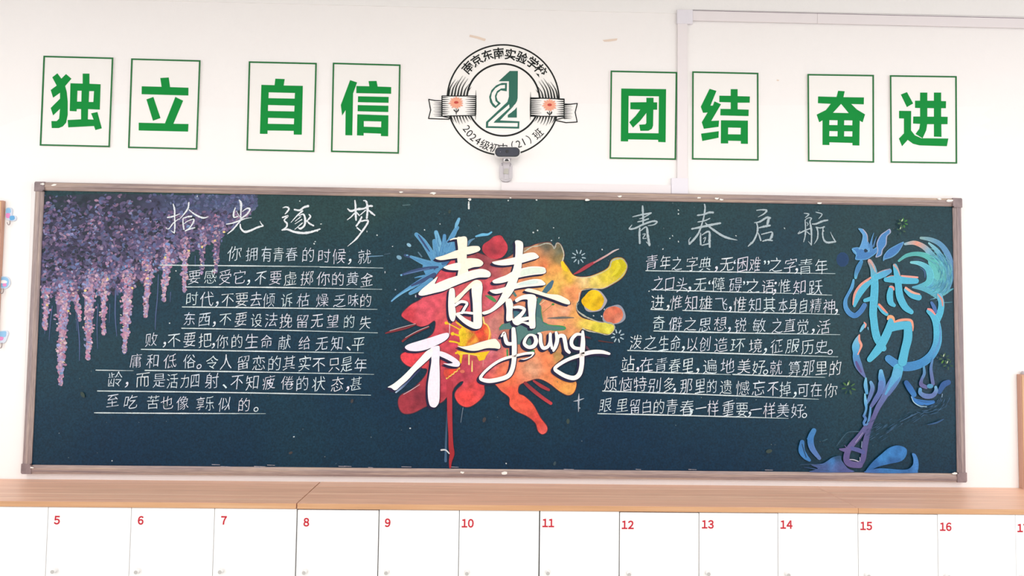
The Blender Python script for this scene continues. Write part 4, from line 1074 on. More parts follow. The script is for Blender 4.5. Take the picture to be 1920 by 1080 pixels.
# green sprig flowers and chalk bursts
def sprig(cx, cy, r, c1, n=7, w=3.0, ph=.3, white=False):
    for k in range(n):
        a = ph + 2 * math.pi * k / n
        q = w * random.uniform(.8, 1.2)
        A.stroke([(cx + r * .45 * math.cos(a), cy + r * .45 * math.sin(a), q * .5), (cx + r * .75 * math.cos(a), cy + r * .75 * math.sin(a), q), (cx + r * math.cos(a), cy + r * math.sin(a), q * .6)], c1 if white else random.choice([c1, (64, 96, 72), (46, 80, 62)]), n=3)
    if not white: A.stroke([(cx - 1, cy - r * .75, 1.2), (cx - 2, cy - r * .4, 1.6)], (220, 236, 200))
A.zone(0, 0, 1)
sprig(1591.5, 727, 13, (70, 112, 62)); sprig(1771, 672, 10, (84, 130, 60)); sprig(1693, 418, 9, (70, 130, 60)); sprig(1690, 432, 8, (48, 84, 76), 4); sprig(1778, 684, 9, (56, 84, 88), 5)
A.build('horse_painting', 'paint', bd)

# ---- chalk titles
WH = (232, 236, 240); GR = (176, 190, 196)
def title(z, chars, col):
    for name_, strokes in chars:
        A = Art(BY + .0019)
        A.zone(*z)
        for st in strokes: A.stroke([(x, y, q * .95) for x, y, q in st], [col], wob=.35)
        A.build('chalk_title_character', 'chalk', bd)
T1 = (300, 370, 9.143); T2 = (515, 370, 9.143); T3 = (1165, 375, 8.533); T4 = (1390, 380, 10.105)
title(T1, [('a', [[(225, 115, 20), (250, 210, 28), (250, 330, 25), (255, 500, 25), (245, 610, 22)], [(245, 610, 20), (215, 590, 16), (185, 568, 8)], [(130, 345, 25), (230, 325, 25), (345, 280, 8)], [(100, 520, 12), (150, 540, 16), (230, 440, 22), (320, 370, 12)],
                  [(495, 90, 25), (478, 190, 28), (410, 290, 22), (325, 385, 10)], [(500, 215, 14), (580, 280, 26), (680, 335, 34), (760, 352, 26), (830, 330, 8)], [(400, 358, 20), (480, 332, 26), (540, 325, 32)],
                  [(395, 375, 20), (395, 450, 24), (410, 548, 26)], [(410, 455, 10), (480, 405, 16), (575, 375, 22), (570, 430, 26), (510, 520, 20), (440, 575, 22)], [(430, 575, 20), (520, 540, 26), (600, 520, 14)]]),
           ('b', [[(1358, 45, 18), (1390, 110, 44), (1386, 240, 28), (1380, 390, 22)], [(1292, 178, 16), (1265, 260, 30), (1270, 340, 30), (1340, 325, 18)], [(1312, 230, 8), (1340, 290, 12), (1370, 335, 10)],
                  [(1410, 245, 10), (1490, 190, 24), (1542, 205, 30), (1495, 285, 28), (1400, 355, 28)], [(1140, 460, 18), (1250, 440, 24), (1400, 385, 24), (1480, 360, 14), (1570, 350, 6)],
                  [(1390, 385, 22), (1320, 470, 26), (1240, 560, 26), (1160, 625, 14)], [(1375, 460, 22), (1385, 530, 28), (1450, 590, 38), (1550, 570, 38), (1660, 520, 32), (1760, 490, 30)], [(1765, 485, 24), (1735, 450, 18), (1715, 412, 10)]])], WH)
title(T2, [('c', [[(140, 180, 12), (200, 165, 25), (245, 195, 30), (215, 245, 30), (180, 285, 16)], [(135, 345, 25), (230, 318, 28), (165, 390, 28), (212, 450, 32), (200, 510, 28), (140, 555, 24)], [(130, 560, 25), (220, 550, 32), (330, 590, 40), (480, 612, 44), (620, 595, 40), (775, 545, 22)],
                  [(340, 210, 30), (430, 222, 36), (500, 172, 36), (572, 150, 42)], [(480, 232, 28), (390, 310, 24), (280, 430, 10)], [(420, 315, 16), (490, 290, 30), (522, 370, 36), (510, 480, 36), (445, 535, 36), (405, 520, 16)], [(450, 330, 18), (350, 410, 12)], [(465, 380, 20), (350, 455, 10)], [(475, 440, 20), (345, 550, 12)],
                  [(590, 295, 22), (612, 335, 32), (550, 410, 24)], [(550, 400, 20), (600, 450, 32), (665, 485, 26)]]),
           ('d', [[(1375, 55, 22), (1385, 140, 34), (1390, 290, 38), (1395, 392, 26)], [(1250, 195, 18), (1310, 235, 38), (1420, 205, 40), (1530, 192, 32), (1620, 150, 36), (1670, 150, 36)], [(1370, 270, 24), (1310, 335, 22), (1245, 385, 12)], [(1525, 55, 18), (1572, 75, 34), (1592, 200, 38), (1580, 355, 34)], [(1560, 220, 22), (1470, 300, 16)],
                  [(1610, 220, 20), (1660, 265, 34), (1715, 308, 26)], [(1400, 250, 16), (1450, 310, 26)], [(1490, 340, 30), (1455, 415, 40), (1400, 490, 26)], [(1480, 412, 24), (1550, 395, 28), (1602, 405, 32), (1570, 480, 34), (1490, 595, 32), (1390, 720, 30), (1250, 840, 6)], [(1412, 520, 22), (1475, 575, 24)]])], WH)
title(T3, [('e', [[(340, 98, 26), (345, 200, 32), (350, 330, 28), (345, 392, 20)], [(180, 270, 12), (300, 240, 24), (475, 208, 24)], [(478, 212, 14), (350, 282, 20), (290, 300, 10)], [(265, 350, 18), (350, 330, 24), (430, 302, 24)],
                  [(168, 400, 10), (130, 462, 26), (220, 452, 30), (340, 395, 30), (500, 340, 30), (572, 352, 26), (520, 395, 20), (430, 410, 12)], [(295, 450, 22), (290, 560, 34), (295, 690, 28)], [(310, 492, 16), (400, 432, 26), (422, 560, 40), (450, 722, 38)], [(450, 725, 20), (400, 670, 10)],
                  [(340, 548, 12), (385, 545, 16), (345, 612, 16), (400, 612, 12)]]),
           ('f', [[(1330, 68, 22), (1340, 130, 26), (1320, 270, 26), (1290, 380, 24), (1240, 520, 30), (1170, 620, 36), (1090, 702, 30)], [(1085, 700, 16), (1082, 640, 14), (1110, 600, 8)], [(1220, 245, 26), (1330, 228, 26), (1400, 200, 32), (1465, 200, 36)], [(1225, 352, 18), (1330, 332, 22), (1415, 295, 18)],
                  [(1130, 462, 26), (1280, 432, 36), (1450, 395, 40), (1585, 370, 30)], [(1345, 368, 16), (1430, 445, 30), (1600, 562, 42), (1720, 612, 34), (1855, 642, 8)], [(1268, 530, 18), (1265, 620, 28), (1270, 710, 28)], [(1290, 560, 14), (1380, 505, 28), (1412, 530, 34), (1410, 650, 42), (1415, 750, 30)],
                  [(1310, 620, 10), (1350, 600, 16), (1320, 682, 14)], [(1290, 725, 18), (1400, 698, 24)]])], GR)
title(T4, [('g', [[(290, 145, 16), (380, 135, 26), (478, 145, 36), (430, 210, 30), (320, 270, 10)], [(248, 380, 16), (350, 360, 34), (480, 282, 40), (545, 290, 34)], [(290, 385, 22), (310, 480, 36), (290, 600, 32), (220, 740, 36), (130, 825, 18)], [(135, 815, 12), (180, 750, 8)], [(520, 300, 50), (495, 400, 50)],
                  [(340, 475, 22), (440, 450, 42), (540, 432, 36)], [(320, 575, 18), (345, 640, 30), (368, 715, 26)], [(385, 600, 20), (480, 575, 24), (582, 558, 28), (575, 640, 50), (545, 690, 32)], [(405, 730, 20), (500, 705, 36), (585, 718, 26)]]),
           ('h', [[(1190, 200, 14), (1278, 218, 26), (1215, 280, 14)], [(1208, 330, 18), (1215, 450, 24), (1210, 620, 28), (1180, 742, 16)], [(1205, 330, 14), (1270, 288, 18), (1328, 298, 24), (1300, 360, 26), (1322, 480, 36), (1330, 640, 28), (1325, 800, 22)], [(1325, 798, 18), (1270, 735, 10)],
                  [(1110, 540, 12), (1078, 588, 22), (1200, 530, 28), (1320, 482, 24)], [(1240, 375, 16), (1265, 405, 18), (1245, 440, 12)], [(1240, 550, 18), (1300, 600, 18)], [(1415, 180, 18), (1528, 218, 22), (1470, 300, 14)], [(1345, 405, 20), (1420, 400, 32), (1540, 350, 40), (1635, 332, 26)],
                  [(1430, 470, 26), (1450, 560, 28), (1440, 680, 26), (1380, 782, 8)], [(1420, 468, 30), (1500, 478, 22), (1572, 457, 30)], [(1550, 470, 26), (1540, 600, 26), (1570, 715, 34), (1640, 755, 38), (1782, 738, 32)], [(1780, 735, 26), (1725, 640, 20), (1688, 555, 10)]])], GR)

# ---- chalk writing: every row is (scale origin, characters with their x, first and last height, size)
Z2 = (300, 4.5); Z3 = (160, 3.4286); Z6 = (1100, 3.692)
ROWS = [
    (Z2, '你630拥775有900青1000春1110的1250时1385候1510，1605就1725', 474.5, 481.5, 31, 5),
    (Z2, '要290感425受550它670，750不850要975虚1100掷1240你1380的1500黄1625金1745', 518, 524, 30, 0),
    (Z2, '时270代395，485不570要690去810倾920诉1070枯1210燥1370乏1515味1630的1735', 560, 564, 30, 0),
    (Z3, '东670西765，830不900要1000设1100法1195挽1290留1395无1490望1590的1695失1800', 597.5, 604, 29.5, 0),
    (Z3, '败425，510不570要670把770，825你880的975生1070命1165献1280给1410无1520知1620、1695平1755', 636, 645, 30, 0),
    (Z3, '庸325和435低545俗670。735令815人905留1015恋1115的1215其1310实1410不1500只1600是1680年1770', 676, 684, 31, 0),
    (Z3, '龄190，270而370是475活560力640四705射815、900不975知1075疲1180倦1300的1395状1500态1620，1690甚1740', 711, 720, 31, 0),
    (Z3, '至175吃290苦435也525像625享740乐800似895的1020。1100', 752, 759, 30, 0),
    (Z6, '青450年545之625字730典820，900无970“1035困1080难1165”1245之1310字1410，1455青1515年1625', 492, 499, 32, 0),
    (Z6, '之495口575头660，715无785“860障915碍1030”1100之1155语1255；1305惟1370知1475跃1585', 531.5, 538, 31, 0),
    (Z6, '进490，565惟620知725雄825飞930，995惟1060知1165其1265本1360身1430自1500精1585神1680，1730', 566.5, 574.5, 32, 0),
    (Z6, '奇500僻615之720思820想925，990锐1065敏1195之1320直1405觉1495，1570活1640', 606, 612, 31, 0),
    (Z6, '泼340之440生535命615，670以730创820造930环1045境1170，1240征1315服1425历1530史1625。1690', 642, 651, 32, 0),
    (Z6, '站285，355在415青515春610里700，770遍855地975美1090好1190。1240就1310算1440那1535里1625的1720', 683, 691, 32, 0),
    (Z6, '烦165恼270特370别470多570，610那690里785的865遗965憾1080忘1190不1290掉1375，1445可1500在1590你1690', 719, 732, 32, 0),
    (Z6, '眼130里245留335白415的500青590春695，725一790样875重980要1075，1130一1175样1265美1360好1460。1510', 760, 770, 31.5, 0),
]
import re
for z, txt, ya, yb, size, _ in ROWS:
    items = [(m[0], z[0] + float(m[1]) / z[1]) for m in re.findall(r'(\D)(\d+)', txt)]
    x0, x1 = items[0][1], items[-1][1]
    A = Art(BY + .0019, 1e-6)
    for k_, (ch, cx) in enumerate(items):
        punct = ch in '，。、；“”'
        vs, fs = glyph(ch, -0.012 if not punct else 0.0)
        cy = ya + (yb - ya) * (cx - x0) / (x1 - x0) + (0 if punct else random.uniform(-1.1, 1.1))
        s_ = size * (1 if punct else random.uniform(.90, 1.01))
        sx = s_ * (1 if punct else random.uniform(.84, .95))
        if not punct:
            gaps = [abs(items[j][1] - cx) for j in (k_ - 1, k_ + 1) if 0 <= j < len(items) and items[j][0] not in '，。、；“”']
            if gaps: sx = min(sx, min(gaps) * 1.0)
        xs = [v[0] for v in vs]; ys = [v[1] for v in vs]
        mx = (min(xs) + max(xs)) / 2 if punct else .5
        ph = random.uniform(0, 6.28); slant = random.uniform(.04, .14); rise = random.uniform(.06, .13); rot = random.uniform(-.03, .03)
        pts = []
        for v in vs:
            u = v[0] - mx; q = v[1] - .38
            if not punct:
                u += .022 * math.sin(ph + 7 * q) + .012 * math.sin(ph * 2 + 13 * q + 4 * u); q += .02 * math.sin(ph + 6 * u) + .012 * math.sin(ph * 3 + 11 * u)
                u *= 1 + .10 * q * math.sin(ph)
            uu = u + slant * q; qq = q + rise * u + rot * u
            if ch in '“”': qq = q * 1.0 - .05
            pts.append((cx + uu * sx, cy - qq * s_))
        c = lin((234 - random.uniform(0, 14), 240 - random.uniform(0, 12), 242))
        A.put(pts, fs, [c] * len(pts))
    A.build('chalk_writing', 'chalk', bd)
# ruled chalk lines below the rows
UL = [[(300, 497), (460, 498.5), (600, 500)], [(600, 500.5), (718, 502.5)], [(347, 538), (520, 539), (716, 542.5)], [(342, 575.5), (520, 577.5), (707, 580)], [(341, 615.5), (480, 618), (708, 624)], [(265, 655), (480, 658.5), (682, 661.5)],
      [(180, 694), (250, 695)], [(272, 694.5), (480, 697.5), (701, 702)], [(183, 733), (430, 736), (695, 741)], [(177, 774), (330, 775), (498, 775.5)],
      [(1211, 507.5), (1400, 510.5), (1566, 513)], [(1222, 543), (1360, 547), (1498, 550.5)], [(1513, 551.5), (1560, 553.5)], [(1222, 580), (1262, 582)], [(1280, 582), (1420, 586), (1574, 589.5)], [(1226, 620.5), (1400, 624.5), (1575, 627.5)], [(1177, 657), (1380, 663), (1571, 669)],
      [(1168, 696.5), (1300, 700), (1370, 702.5)], [(1374, 702), (1460, 705), (1547, 707.5)], [(1130, 733), (1300, 739), (1535, 748.5)], [(1121, 775.5), (1300, 779.5), (1478, 784.5)]]
for u in UL:
    A = Art(BY + .0017)
    P = [(x, y, random.uniform(1.7, 2.3)) for x, y in u]
    P[-1] = (*P[-1][:2], 1.0)
    A.stroke(P, [(208, 222, 222), (224, 232, 232), (180, 198, 200)], n=12, wob=.5)
    A.build('chalk_rule', 'chalk', bd)
# ---- chalk bursts, sparkle and stray specks
A = Art(BY + .0006)
def burst(cx, cy, r, n, ph, w=2.2):
    for k in range(n):
        a = ph + 2 * math.pi * k / n
        A.stroke([(cx + r * .55 * math.cos(a), cy + r * .55 * math.sin(a), w), (cx + r * math.cos(a), cy + r * math.sin(a), w * .8)], (176, 196, 206), n=3)
burst(1085, 481.5, 13, 9, .2); burst(1158, 630, 12, 8, .5, 2.6)
A.stroke([(1085.5, 738, .8), (1085, 751, 3.0), (1084.7, 772, .8)], (180, 186, 198)); A.stroke([(1075.5, 752.5, .8), (1085, 750.5, 2.6), (1095, 747, .8)], (176, 184, 196))
A.stroke([(755, 385, 1.4), (769, 384, 1.2)], (96, 124, 128)); A.stroke([(879, 382, 3), (879, 391, 3)], (235, 238, 236)); A.disc(881, 374, 2.6, (235, 238, 236)); A.disc(879, 379, 1.4, (235, 238, 236))
A.stroke([(690, 481, 2), (718, 479.5, 1.2)], (110, 150, 180))
for x, y in ((796, 431), (825, 420), (736, 462), (1000, 436), (1008, 432), (1038, 427), (1048, 446), (1034, 451), (1129, 468), (1272, 394), (1272, 401), (1272, 453), (1261, 442), (1471, 428), (1243, 467), (370, 368), (595, 433), (602, 420), (688, 434), (707, 441), (562, 377), (591, 453), (589, 457),
             (60, 578), (210, 864), (551, 819), (769, 803), (949, 869), (1128, 593), (1113, 592), (1133, 580), (1217, 546), (1256, 447), (1544, 433), (1380, 442), (1182, 760), (1087, 765), (953, 376), (1006, 375), (1510, 764), (318, 606), (330, 508)):
    A.disc(x, y, random.uniform(1.0, 1.9), (214, 222, 222), random.uniform(.8, 1.5), random.uniform(0, 3), n=7)
for i in range(150):
    x = random.uniform(90, 1775); y = random.uniform(378, 875)
    g = random.uniform(70, 130)
    A.disc(x, y, random.uniform(.5, 1.3), (g, g * 1.12, g * 1.14), random.uniform(.4, 1.0), random.uniform(0, 3), n=6)
for x, y, r in ((1040, 869, 4), (545, 849, 4), (155, 740, 6), (310, 760, 5), (908, 787, 5), (1065, 790, 5), (843, 397, 4), (1442, 846, 6), (660, 752, 4)):
    A.disc(x, y, r, random.choice([(56, 76, 84), (70, 62, 62), (60, 72, 66)]), r * .6, random.uniform(0, 3))
for i in range(26):   # faint wiped chalk smears along the lower edge
    x = random.uniform(90, 1750); y = random.uniform(876, 884) + (x - 900) * .009
    A.stroke([(x, y - 1, 1.2), (x + random.uniform(6, 22), y - .5, .8)], (176, 170, 178), n=2)
A.build('chalk_speck', 'chalk', bd, 'stuff')

# ================================================================== motto signs
SG = [
    ('独', [(81.5, 104.5), (212.5, 108), (206, 276), (74.5, 273)]), ('立', [(246, 109.5), (376, 113), (370, 280.5), (240, 277.5)]),
    ('自', [(466.5, 115), (594, 118), (589.5, 285), (462, 282)]), ('信', [(624, 117.5), (751, 121), (748, 288), (620.5, 285)]),
    ('团', [(1145, 132.3), (1269.7, 135), (1267.6, 299.7), (1143, 297.6)]), ('结', [(1298, 133.8), (1422, 136.6), (1422.5, 301), (1297.5, 299)]),
    ('奋', [(1514, 138.7), (1638.6, 140.5), (1639, 305), (1515, 302.5)]), ('进', [(1668.5, 141), (1793.8, 142.7), (1794.7, 306.8), (1670, 305)])]
N1 = (0, 60, 4); N3 = (440, 60, 4); N5 = (1080, 0, 3.273); N7 = (1480, 0, 3.273)
CH = {
 '独': (N1, [([(430, 310), (460, 350), (495, 315), (535, 350), (488, 405), (500, 450), (507, 520), (507, 620), (495, 680), (470, 708), (440, 720), (388, 720), (385, 668), (425, 668), (443, 650), (450, 575), (398, 625), (380, 570), (450, 500), (450, 455), (398, 492), (380, 435), (425, 402), (392, 340)], []),
             ([(528, 384), (620, 387), (620, 312), (670, 312), (670, 388), (754, 392), (748, 582), (660, 578), (658, 655), (702, 657), (683, 610), (730, 600), (763, 722), (715, 735), (705, 705), (512, 715), (507, 660), (608, 655), (608, 578), (575, 577), (573, 595), (523, 592)],
              [[(580, 440), (612, 440), (610, 522), (577, 522)], [(668, 443), (705, 443), (700, 525), (665, 525)]])]),
 '立': (N1, [([(1202, 345), (1265, 341), (1275, 413), (1413, 418), (1412, 476), (1062, 466), (1063, 407), (1212, 411)], []), ([(1098, 505), (1150, 487), (1203, 645), (1147, 665)], []),
             ([(1315, 487), (1373, 515), (1300, 688), (1413, 690), (1410, 747), (1040, 738), (1040, 680), (1237, 685)], [])]),
 '自': (N3, [([(305, 350), (375, 353), (367, 401), (511, 404), (503, 770), (443, 769), (443, 741), (246, 738), (246, 764), (189, 763), (200, 396), (299, 399)],
              [[(255, 452), (452, 457), (450, 500), (253, 496)], [(250, 547), (449, 552), (447, 596), (249, 592)], [(250, 643), (446, 648), (444, 692), (248, 688)]])]),
 '信': (N3, [([(866, 361), (918, 378), (888, 460), (882, 775), (830, 774), (832, 585), (806, 626), (796, 548)], []), ([(1004, 368), (1064, 367), (1072, 409), (1174, 413), (1173, 463), (912, 458), (913, 405), (1010, 407)], []),
             ([(925, 482), (1155, 487), (1154, 531), (924, 526)], []), ([(923, 548), (1153, 553), (1152, 600), (922, 594)], []),
             ([(920, 617), (1153, 625), (1151, 782), (1097, 780), (1097, 762), (967, 757), (967, 777), (917, 775)], [[(968, 668), (1100, 671), (1098, 714), (968, 710)]])]),
 '团': (N5, [([(278, 543), (553, 547), (550, 873), (505, 871), (504, 858), (320, 855), (320, 868), (275, 867)], [[(323, 588), (509, 591), (507, 818), (321, 816)]]),
             ([(334, 628), (432, 627), (432, 600), (476, 600), (476, 628), (498, 628), (498, 673), (475, 673), (473, 770), (466, 790), (445, 802), (395, 803), (388, 765), (425, 763), (432, 755), (432, 693), (395, 740), (350, 783), (327, 750), (365, 712), (395, 672), (334, 670)], [])]),
 '结': (N5, [([(820, 545), (862, 558), (825, 648), (840, 648), (850, 622), (890, 640), (830, 742), (878, 740), (875, 778), (785, 790), (772, 750), (808, 690), (780, 692), (766, 655)], []), ([(768, 820), (876, 805), (875, 845), (775, 865)], []),
             ([(950, 547), (992, 547), (992, 590), (1067, 592), (1066, 630), (992, 630), (992, 671), (1060, 673), (1059, 712), (886, 708), (887, 668), (950, 669), (950, 628), (880, 626), (880, 587), (950, 588)], []),
             ([(890, 738), (1055, 740), (1055, 883), (1012, 882), (1012, 865), (934, 863), (934, 880), (889, 880)], [[(934, 782), (1012, 784), (1011, 825), (933, 824)]])]),
 '奋': (N7, [([(300, 557), (340, 560), (332, 596), (458, 598), (457, 640), (380, 638), (415, 672), (465, 702), (450, 750), (432, 740), (430, 893), (388, 892), (388, 877), (246, 873), (246, 890), (204, 889), (204, 738), (184, 750), (168, 703), (225, 675), (255, 637), (176, 633), (177, 592), (290, 595)],
              [[(318, 637), (365, 694), (268, 692)], [(246, 737), (297, 738), (296, 768), (245, 767)], [(337, 738), (388, 739), (387, 769), (336, 768)], [(246, 804), (297, 805), (296, 837), (245, 836)], [(337, 805), (388, 806), (387, 838), (336, 837)]])]),
 '进': (N7, [([(685, 580), (722, 565), (760, 635), (722, 657)], []), ([(674, 680), (748, 681), (747, 800), (770, 830), (810, 848), (976, 850), (967, 897), (800, 892), (760, 882), (727, 858), (692, 897), (673, 850), (704, 818), (704, 727), (674, 726)], []),
             ([(803, 568), (847, 568), (847, 618), (888, 618), (888, 568), (932, 568), (932, 620), (962, 621), (961, 664), (932, 664), (932, 716), (972, 717), (971, 762), (933, 762), (934, 840), (888, 838), (888, 762), (846, 762), (840, 800), (818, 848), (775, 822), (798, 790), (803, 760), (760, 758), (761, 715), (803, 715), (803, 663), (772, 662), (772, 618), (803, 618)],
              [[(847, 663), (888, 664), (888, 716), (847, 716)]])]),
}
LBL = {'独': 'card with green border and green character of two crossed parts, leftmost above the blackboard', '立': 'card with green border and green character of two long bars, second from the left',
       '自': 'card with green border and a boxy green character with three slots, third from the left', '信': 'card with green border and green character, just left of the round emblem',
       '团': 'card with green border and a square enclosed green character, just right of the round emblem', '结': 'card with green border and green character, touching the right side of the vertical trunking',
       '奋': 'card with green border and roofed green character, second card from the right', '进': 'card with green border and green character, rightmost above the blackboard'}
for ch, cor in SG:
    yf = .006
    q = [W(x, y, -yf) for x, y in cor]
    c = sum(q, Vector()) / 4; c.y = 0
    t = thing('motto_sign', LBL[ch], 'sign', c, 'green character cards above the blackboard')
    P = [(v.x, v.z) for v in q]
    b = MB(); b.prism(P, -.001, -.005); b.build('card', 'card', t)
    cx = sum(p[0] for p in P) / 4; cz = sum(p[1] for p in P) / 4
    ins = lambda d: [(p[0] + (d if p[0] < cx else -d), p[1] + (d if p[1] < cz else -d)) for p in P]
    b = MB(); b.prism(P, -.005, -.0068, holes=[ins(.0062)]); b.build('border', 'dgreen', t)
    z, polys = CH[ch]
    b = MB()
    for outer, holes in polys:
        f = lambda l: [((lambda v: (v.x, v.z))(W(z[0] + p[0] / z[2], z[1] + p[1] / z[2], -.0058))) for p in l]
        b.prism(f(outer), -.005, -.0058, holes=[f(h) for h in holes])
    b.build('character', 'green', t)

# ================================================================== round emblem
ec = W(943.6, 187, -.002); EC = (ec.x, ec.z); EM = .2454 / 105 * (POS.y + .002) / POS.y
em = thing('class_emblem', 'round black and green class emblem with ribbon and coral daisies above the blackboard', 'emblem', (ec.x, 0, ec.z))
def circle(r, n=96, cx=EC[0], cz=EC[1]): return [(cx + r * math.cos(2 * math.pi * k / n), cz + r * math.sin(2 * math.pi * k / n)) for k in range(n)]
b = MB(); b.prism(circle(.2475), -.0002, -.0010); b.build('backing', 'emwhite', em)
b = MB(); b.prism(circle(.2462), -.0010, -.0016, holes=[circle(.2396)]); b.build('outer_ring', 'ink', em)
b = MB(); b.prism(circle(.1622), -.0010, -.0016, holes=[circle(.1546)]); b.build('inner_ring', 'ink', em)
class EA(Art):
    def build2(s, name, m): return s.mb.build(name, m, em)
L_ = (780, 60, 3.485); LL = (860, 60, 5.684)
def ep(name, m, y, items):
    """items: ('p', zone, pts, holes) or ('s', zone, stroke)"""
    A = Art(y, 4e-6)
    for it in items:
        A.zone(*it[1])
        if it[0] == 'p': A.poly(it[2], (0, 0, 0), holes=it[3] if len(it) > 3 else ())
        else: A.stroke([(x, y, q * (1.35 if m == 'ink' else 1)) for x, y, q in it[2]], (0, 0, 0), n=5)
    o = A.mb.build(name, m, em)
    return o
# lettering round the ring
items = []
for ch, x, y in (('南', 877.5, 126.5), ('京', 894, 113.5), ('东', 914, 104), ('南', 935, 99.8), ('实', 957, 102), ('验', 978.5, 108), ('学', 998.5, 118), ('校', 1014, 132)): items.append((ch, x, y, 22, 1))
for ch, x, y in (('2', 875, 241), ('0', 880.5, 250), ('2', 887.5, 257.5), ('4', 896, 263.8), ('级', 909.5, 271.5), ('初', 926.5, 277), ('中', 943.5, 277.5), ('（', 961.5, 273.5), ('2', 972.5, 270), ('1', 982, 266), ('）', 992, 261), ('班', 1008.5, 251)): items.append((ch, x, y, 19 if ord(ch) > 255 else 20, -1))
for side in (1, -1):
    A = Art(.0016, 2e-6)
    for ch, x, y, sz, up in [q for q in items if q[4] == side]:
        vs, fs = glyph(ch, .020 if up == 1 else (.004 if ord(ch) > 255 else 0.0))
        xs = [v[0] for v in vs]; ys = [v[1] for v in vs]
        lat = ord(ch) < 256 or ch in '（）'
        mx = (min(xs) + max(xs)) / 2 if lat else .5; my = (min(ys) + max(ys)) / 2 if lat else .38
        dx, dy = x - 943.6, y - 187
        ang = math.atan2(dx, -dy) if up == 1 else math.atan2(-dx, dy)
        ca, sa = math.cos(ang), math.sin(ang)
        A.put([(x + (v[0] - mx) * sz * ca + (v[1] - my) * sz * sa, y + (v[0] - mx) * sz * sa - (v[1] - my) * sz * ca) for v in vs], fs, [(0, 0, 0)] * len(vs))
    A.mb.build('lettering', 'ink', em)
# numeral
ep('numeral', 'emgreen', .0016, [
    ('p', LL, [(545, 415), (631, 415), (629, 700), (622, 735), (605, 765), (580, 790), (545, 812), (540, 765), (520, 742), (535, 690), (535, 525), (425, 525)]),
    ('p', LL, [(620, 800), (620, 912), (523, 912), (523, 885), (560, 858), (600, 825)]),
    ('p', LL, [(522, 742), (545, 765), (546, 812), (590, 785), (440, 942), (648, 952), (645, 1030), (290, 1022), (292, 958)], [[(538, 770), (542, 806), (385, 950), (372, 967), (630, 970), (627, 1010), (313, 1003), (316, 965), (420, 870)]]),
    ('p', LL, [(515, 543), (460, 543), (400, 568), (350, 618), (325, 690), (335, 750), (362, 790), (392, 812), (450, 760), (415, 730), (403, 690), (415, 650), (450, 622), (512, 632)],
     [[(494, 562), (494, 600), (452, 602), (408, 630), (386, 680), (392, 735), (420, 762), (395, 788), (365, 755), (345, 700), (353, 650), (390, 600), (440, 568)]])])
# ribbons
RIB_L = [(170, 418), (392, 418), (388, 545), (168, 550)]; RIB_LB = [(83, 440), (125, 448), (170, 450), (170, 550), (220, 562), (215, 570), (150, 568), (82, 565), (96, 510)]
RIB_R = [(748, 430), (968, 438), (968, 552), (748, 550)]; RIB_RB = [(968, 470), (1010, 472), (1054, 467), (1040, 525), (1053, 588), (980, 592), (915, 578), (920, 572), (968, 560)]
def edge(pts, wd=5): return [('s', L_, [(p[0], p[1], wd), (q[0], q[1], wd)]) for p, q in zip(pts, pts[1:] + pts[:1])]
ep('ribbon', 'emwhite', .0018, [('p', L_, RIB_LB), ('p', L_, RIB_L)])
ep('ribbon', 'emwhite', .0018, [('p', L_, RIB_RB), ('p', L_, RIB_R)])
it = edge(RIB_LB) + edge(RIB_RB) + edge(RIB_L) + edge(RIB_R)
it += [('s', L_, [(391, 380, 1), (391, 480, 6), (389, 575, 1)]), ('s', L_, [(749, 392, 1), (748, 490, 6), (747, 575, 1)])]
for k in range(9):
    y = 428 + k * 13.3
    it += [('s', L_, [(390, y, 7), (360, y, 4), (330 - 8 * (k % 2), y - 1, .8)]), ('s', L_, [(171, y, 6), (190, y, 4), (212 + 6 * (k % 2), y, .8)])]
    it += [('s', L_, [(750, y + 9, 7), (780, y + 9, 4), (812 + 8 * (k % 2), y + 8, .8)]), ('s', L_, [(966, y + 13, 6), (948, y + 13, 4), (925 - 6 * (k % 2), y + 13, .8)])]
    yy = 462 + k * 11
    it += [('s', L_, [(169, yy, 6), (145, yy, 3), (120 - 6 * (k % 2), yy - 1, .8)]), ('s', L_, [(969, yy + 15, 6), (992, yy + 15, 3), (1016 + 6 * (k % 2), yy + 16, .8)])]
for k in range(7):    # hatching that runs up and down the ring from the ribbons
    x = 213 + k * 20
    h = [105, 100, 128, 120, 110, 75, 55][k]
    it += [('s', L_, [(x, 413, 8), (x + 4 + h * .08, 413 - h * .5, 5), (x + 10 + h * .34, 413 - h, .8)])]
    x2 = 925 - k * 19
    it += [('s', L_, [(x2, 430, 8), (x2 - 4 - h * .08, 430 - h * .5, 5), (x2 - 10 - h * .34, 430 - h, .8)])]
    x = 228 + k * 19; h = [40, 48, 56, 52, 46, 38, 30][k]
    it += [('s', L_, [(x, 548, 7), (x + 8, 548 + h * .5, 4), (x + 20, 548 + h, .8)])]
    x2 = 908 - k * 19
    it += [('s', L_, [(x2, 556, 7), (x2 - 8, 556 + h * .5, 4), (x2 - 20, 556 + h, .8)])]
ep('hatching', 'ink', .0023, [q for q in it if q[2][0][0] < 560])
ep('hatching', 'ink', .0023, [q for q in it if q[2][0][0] >= 560])
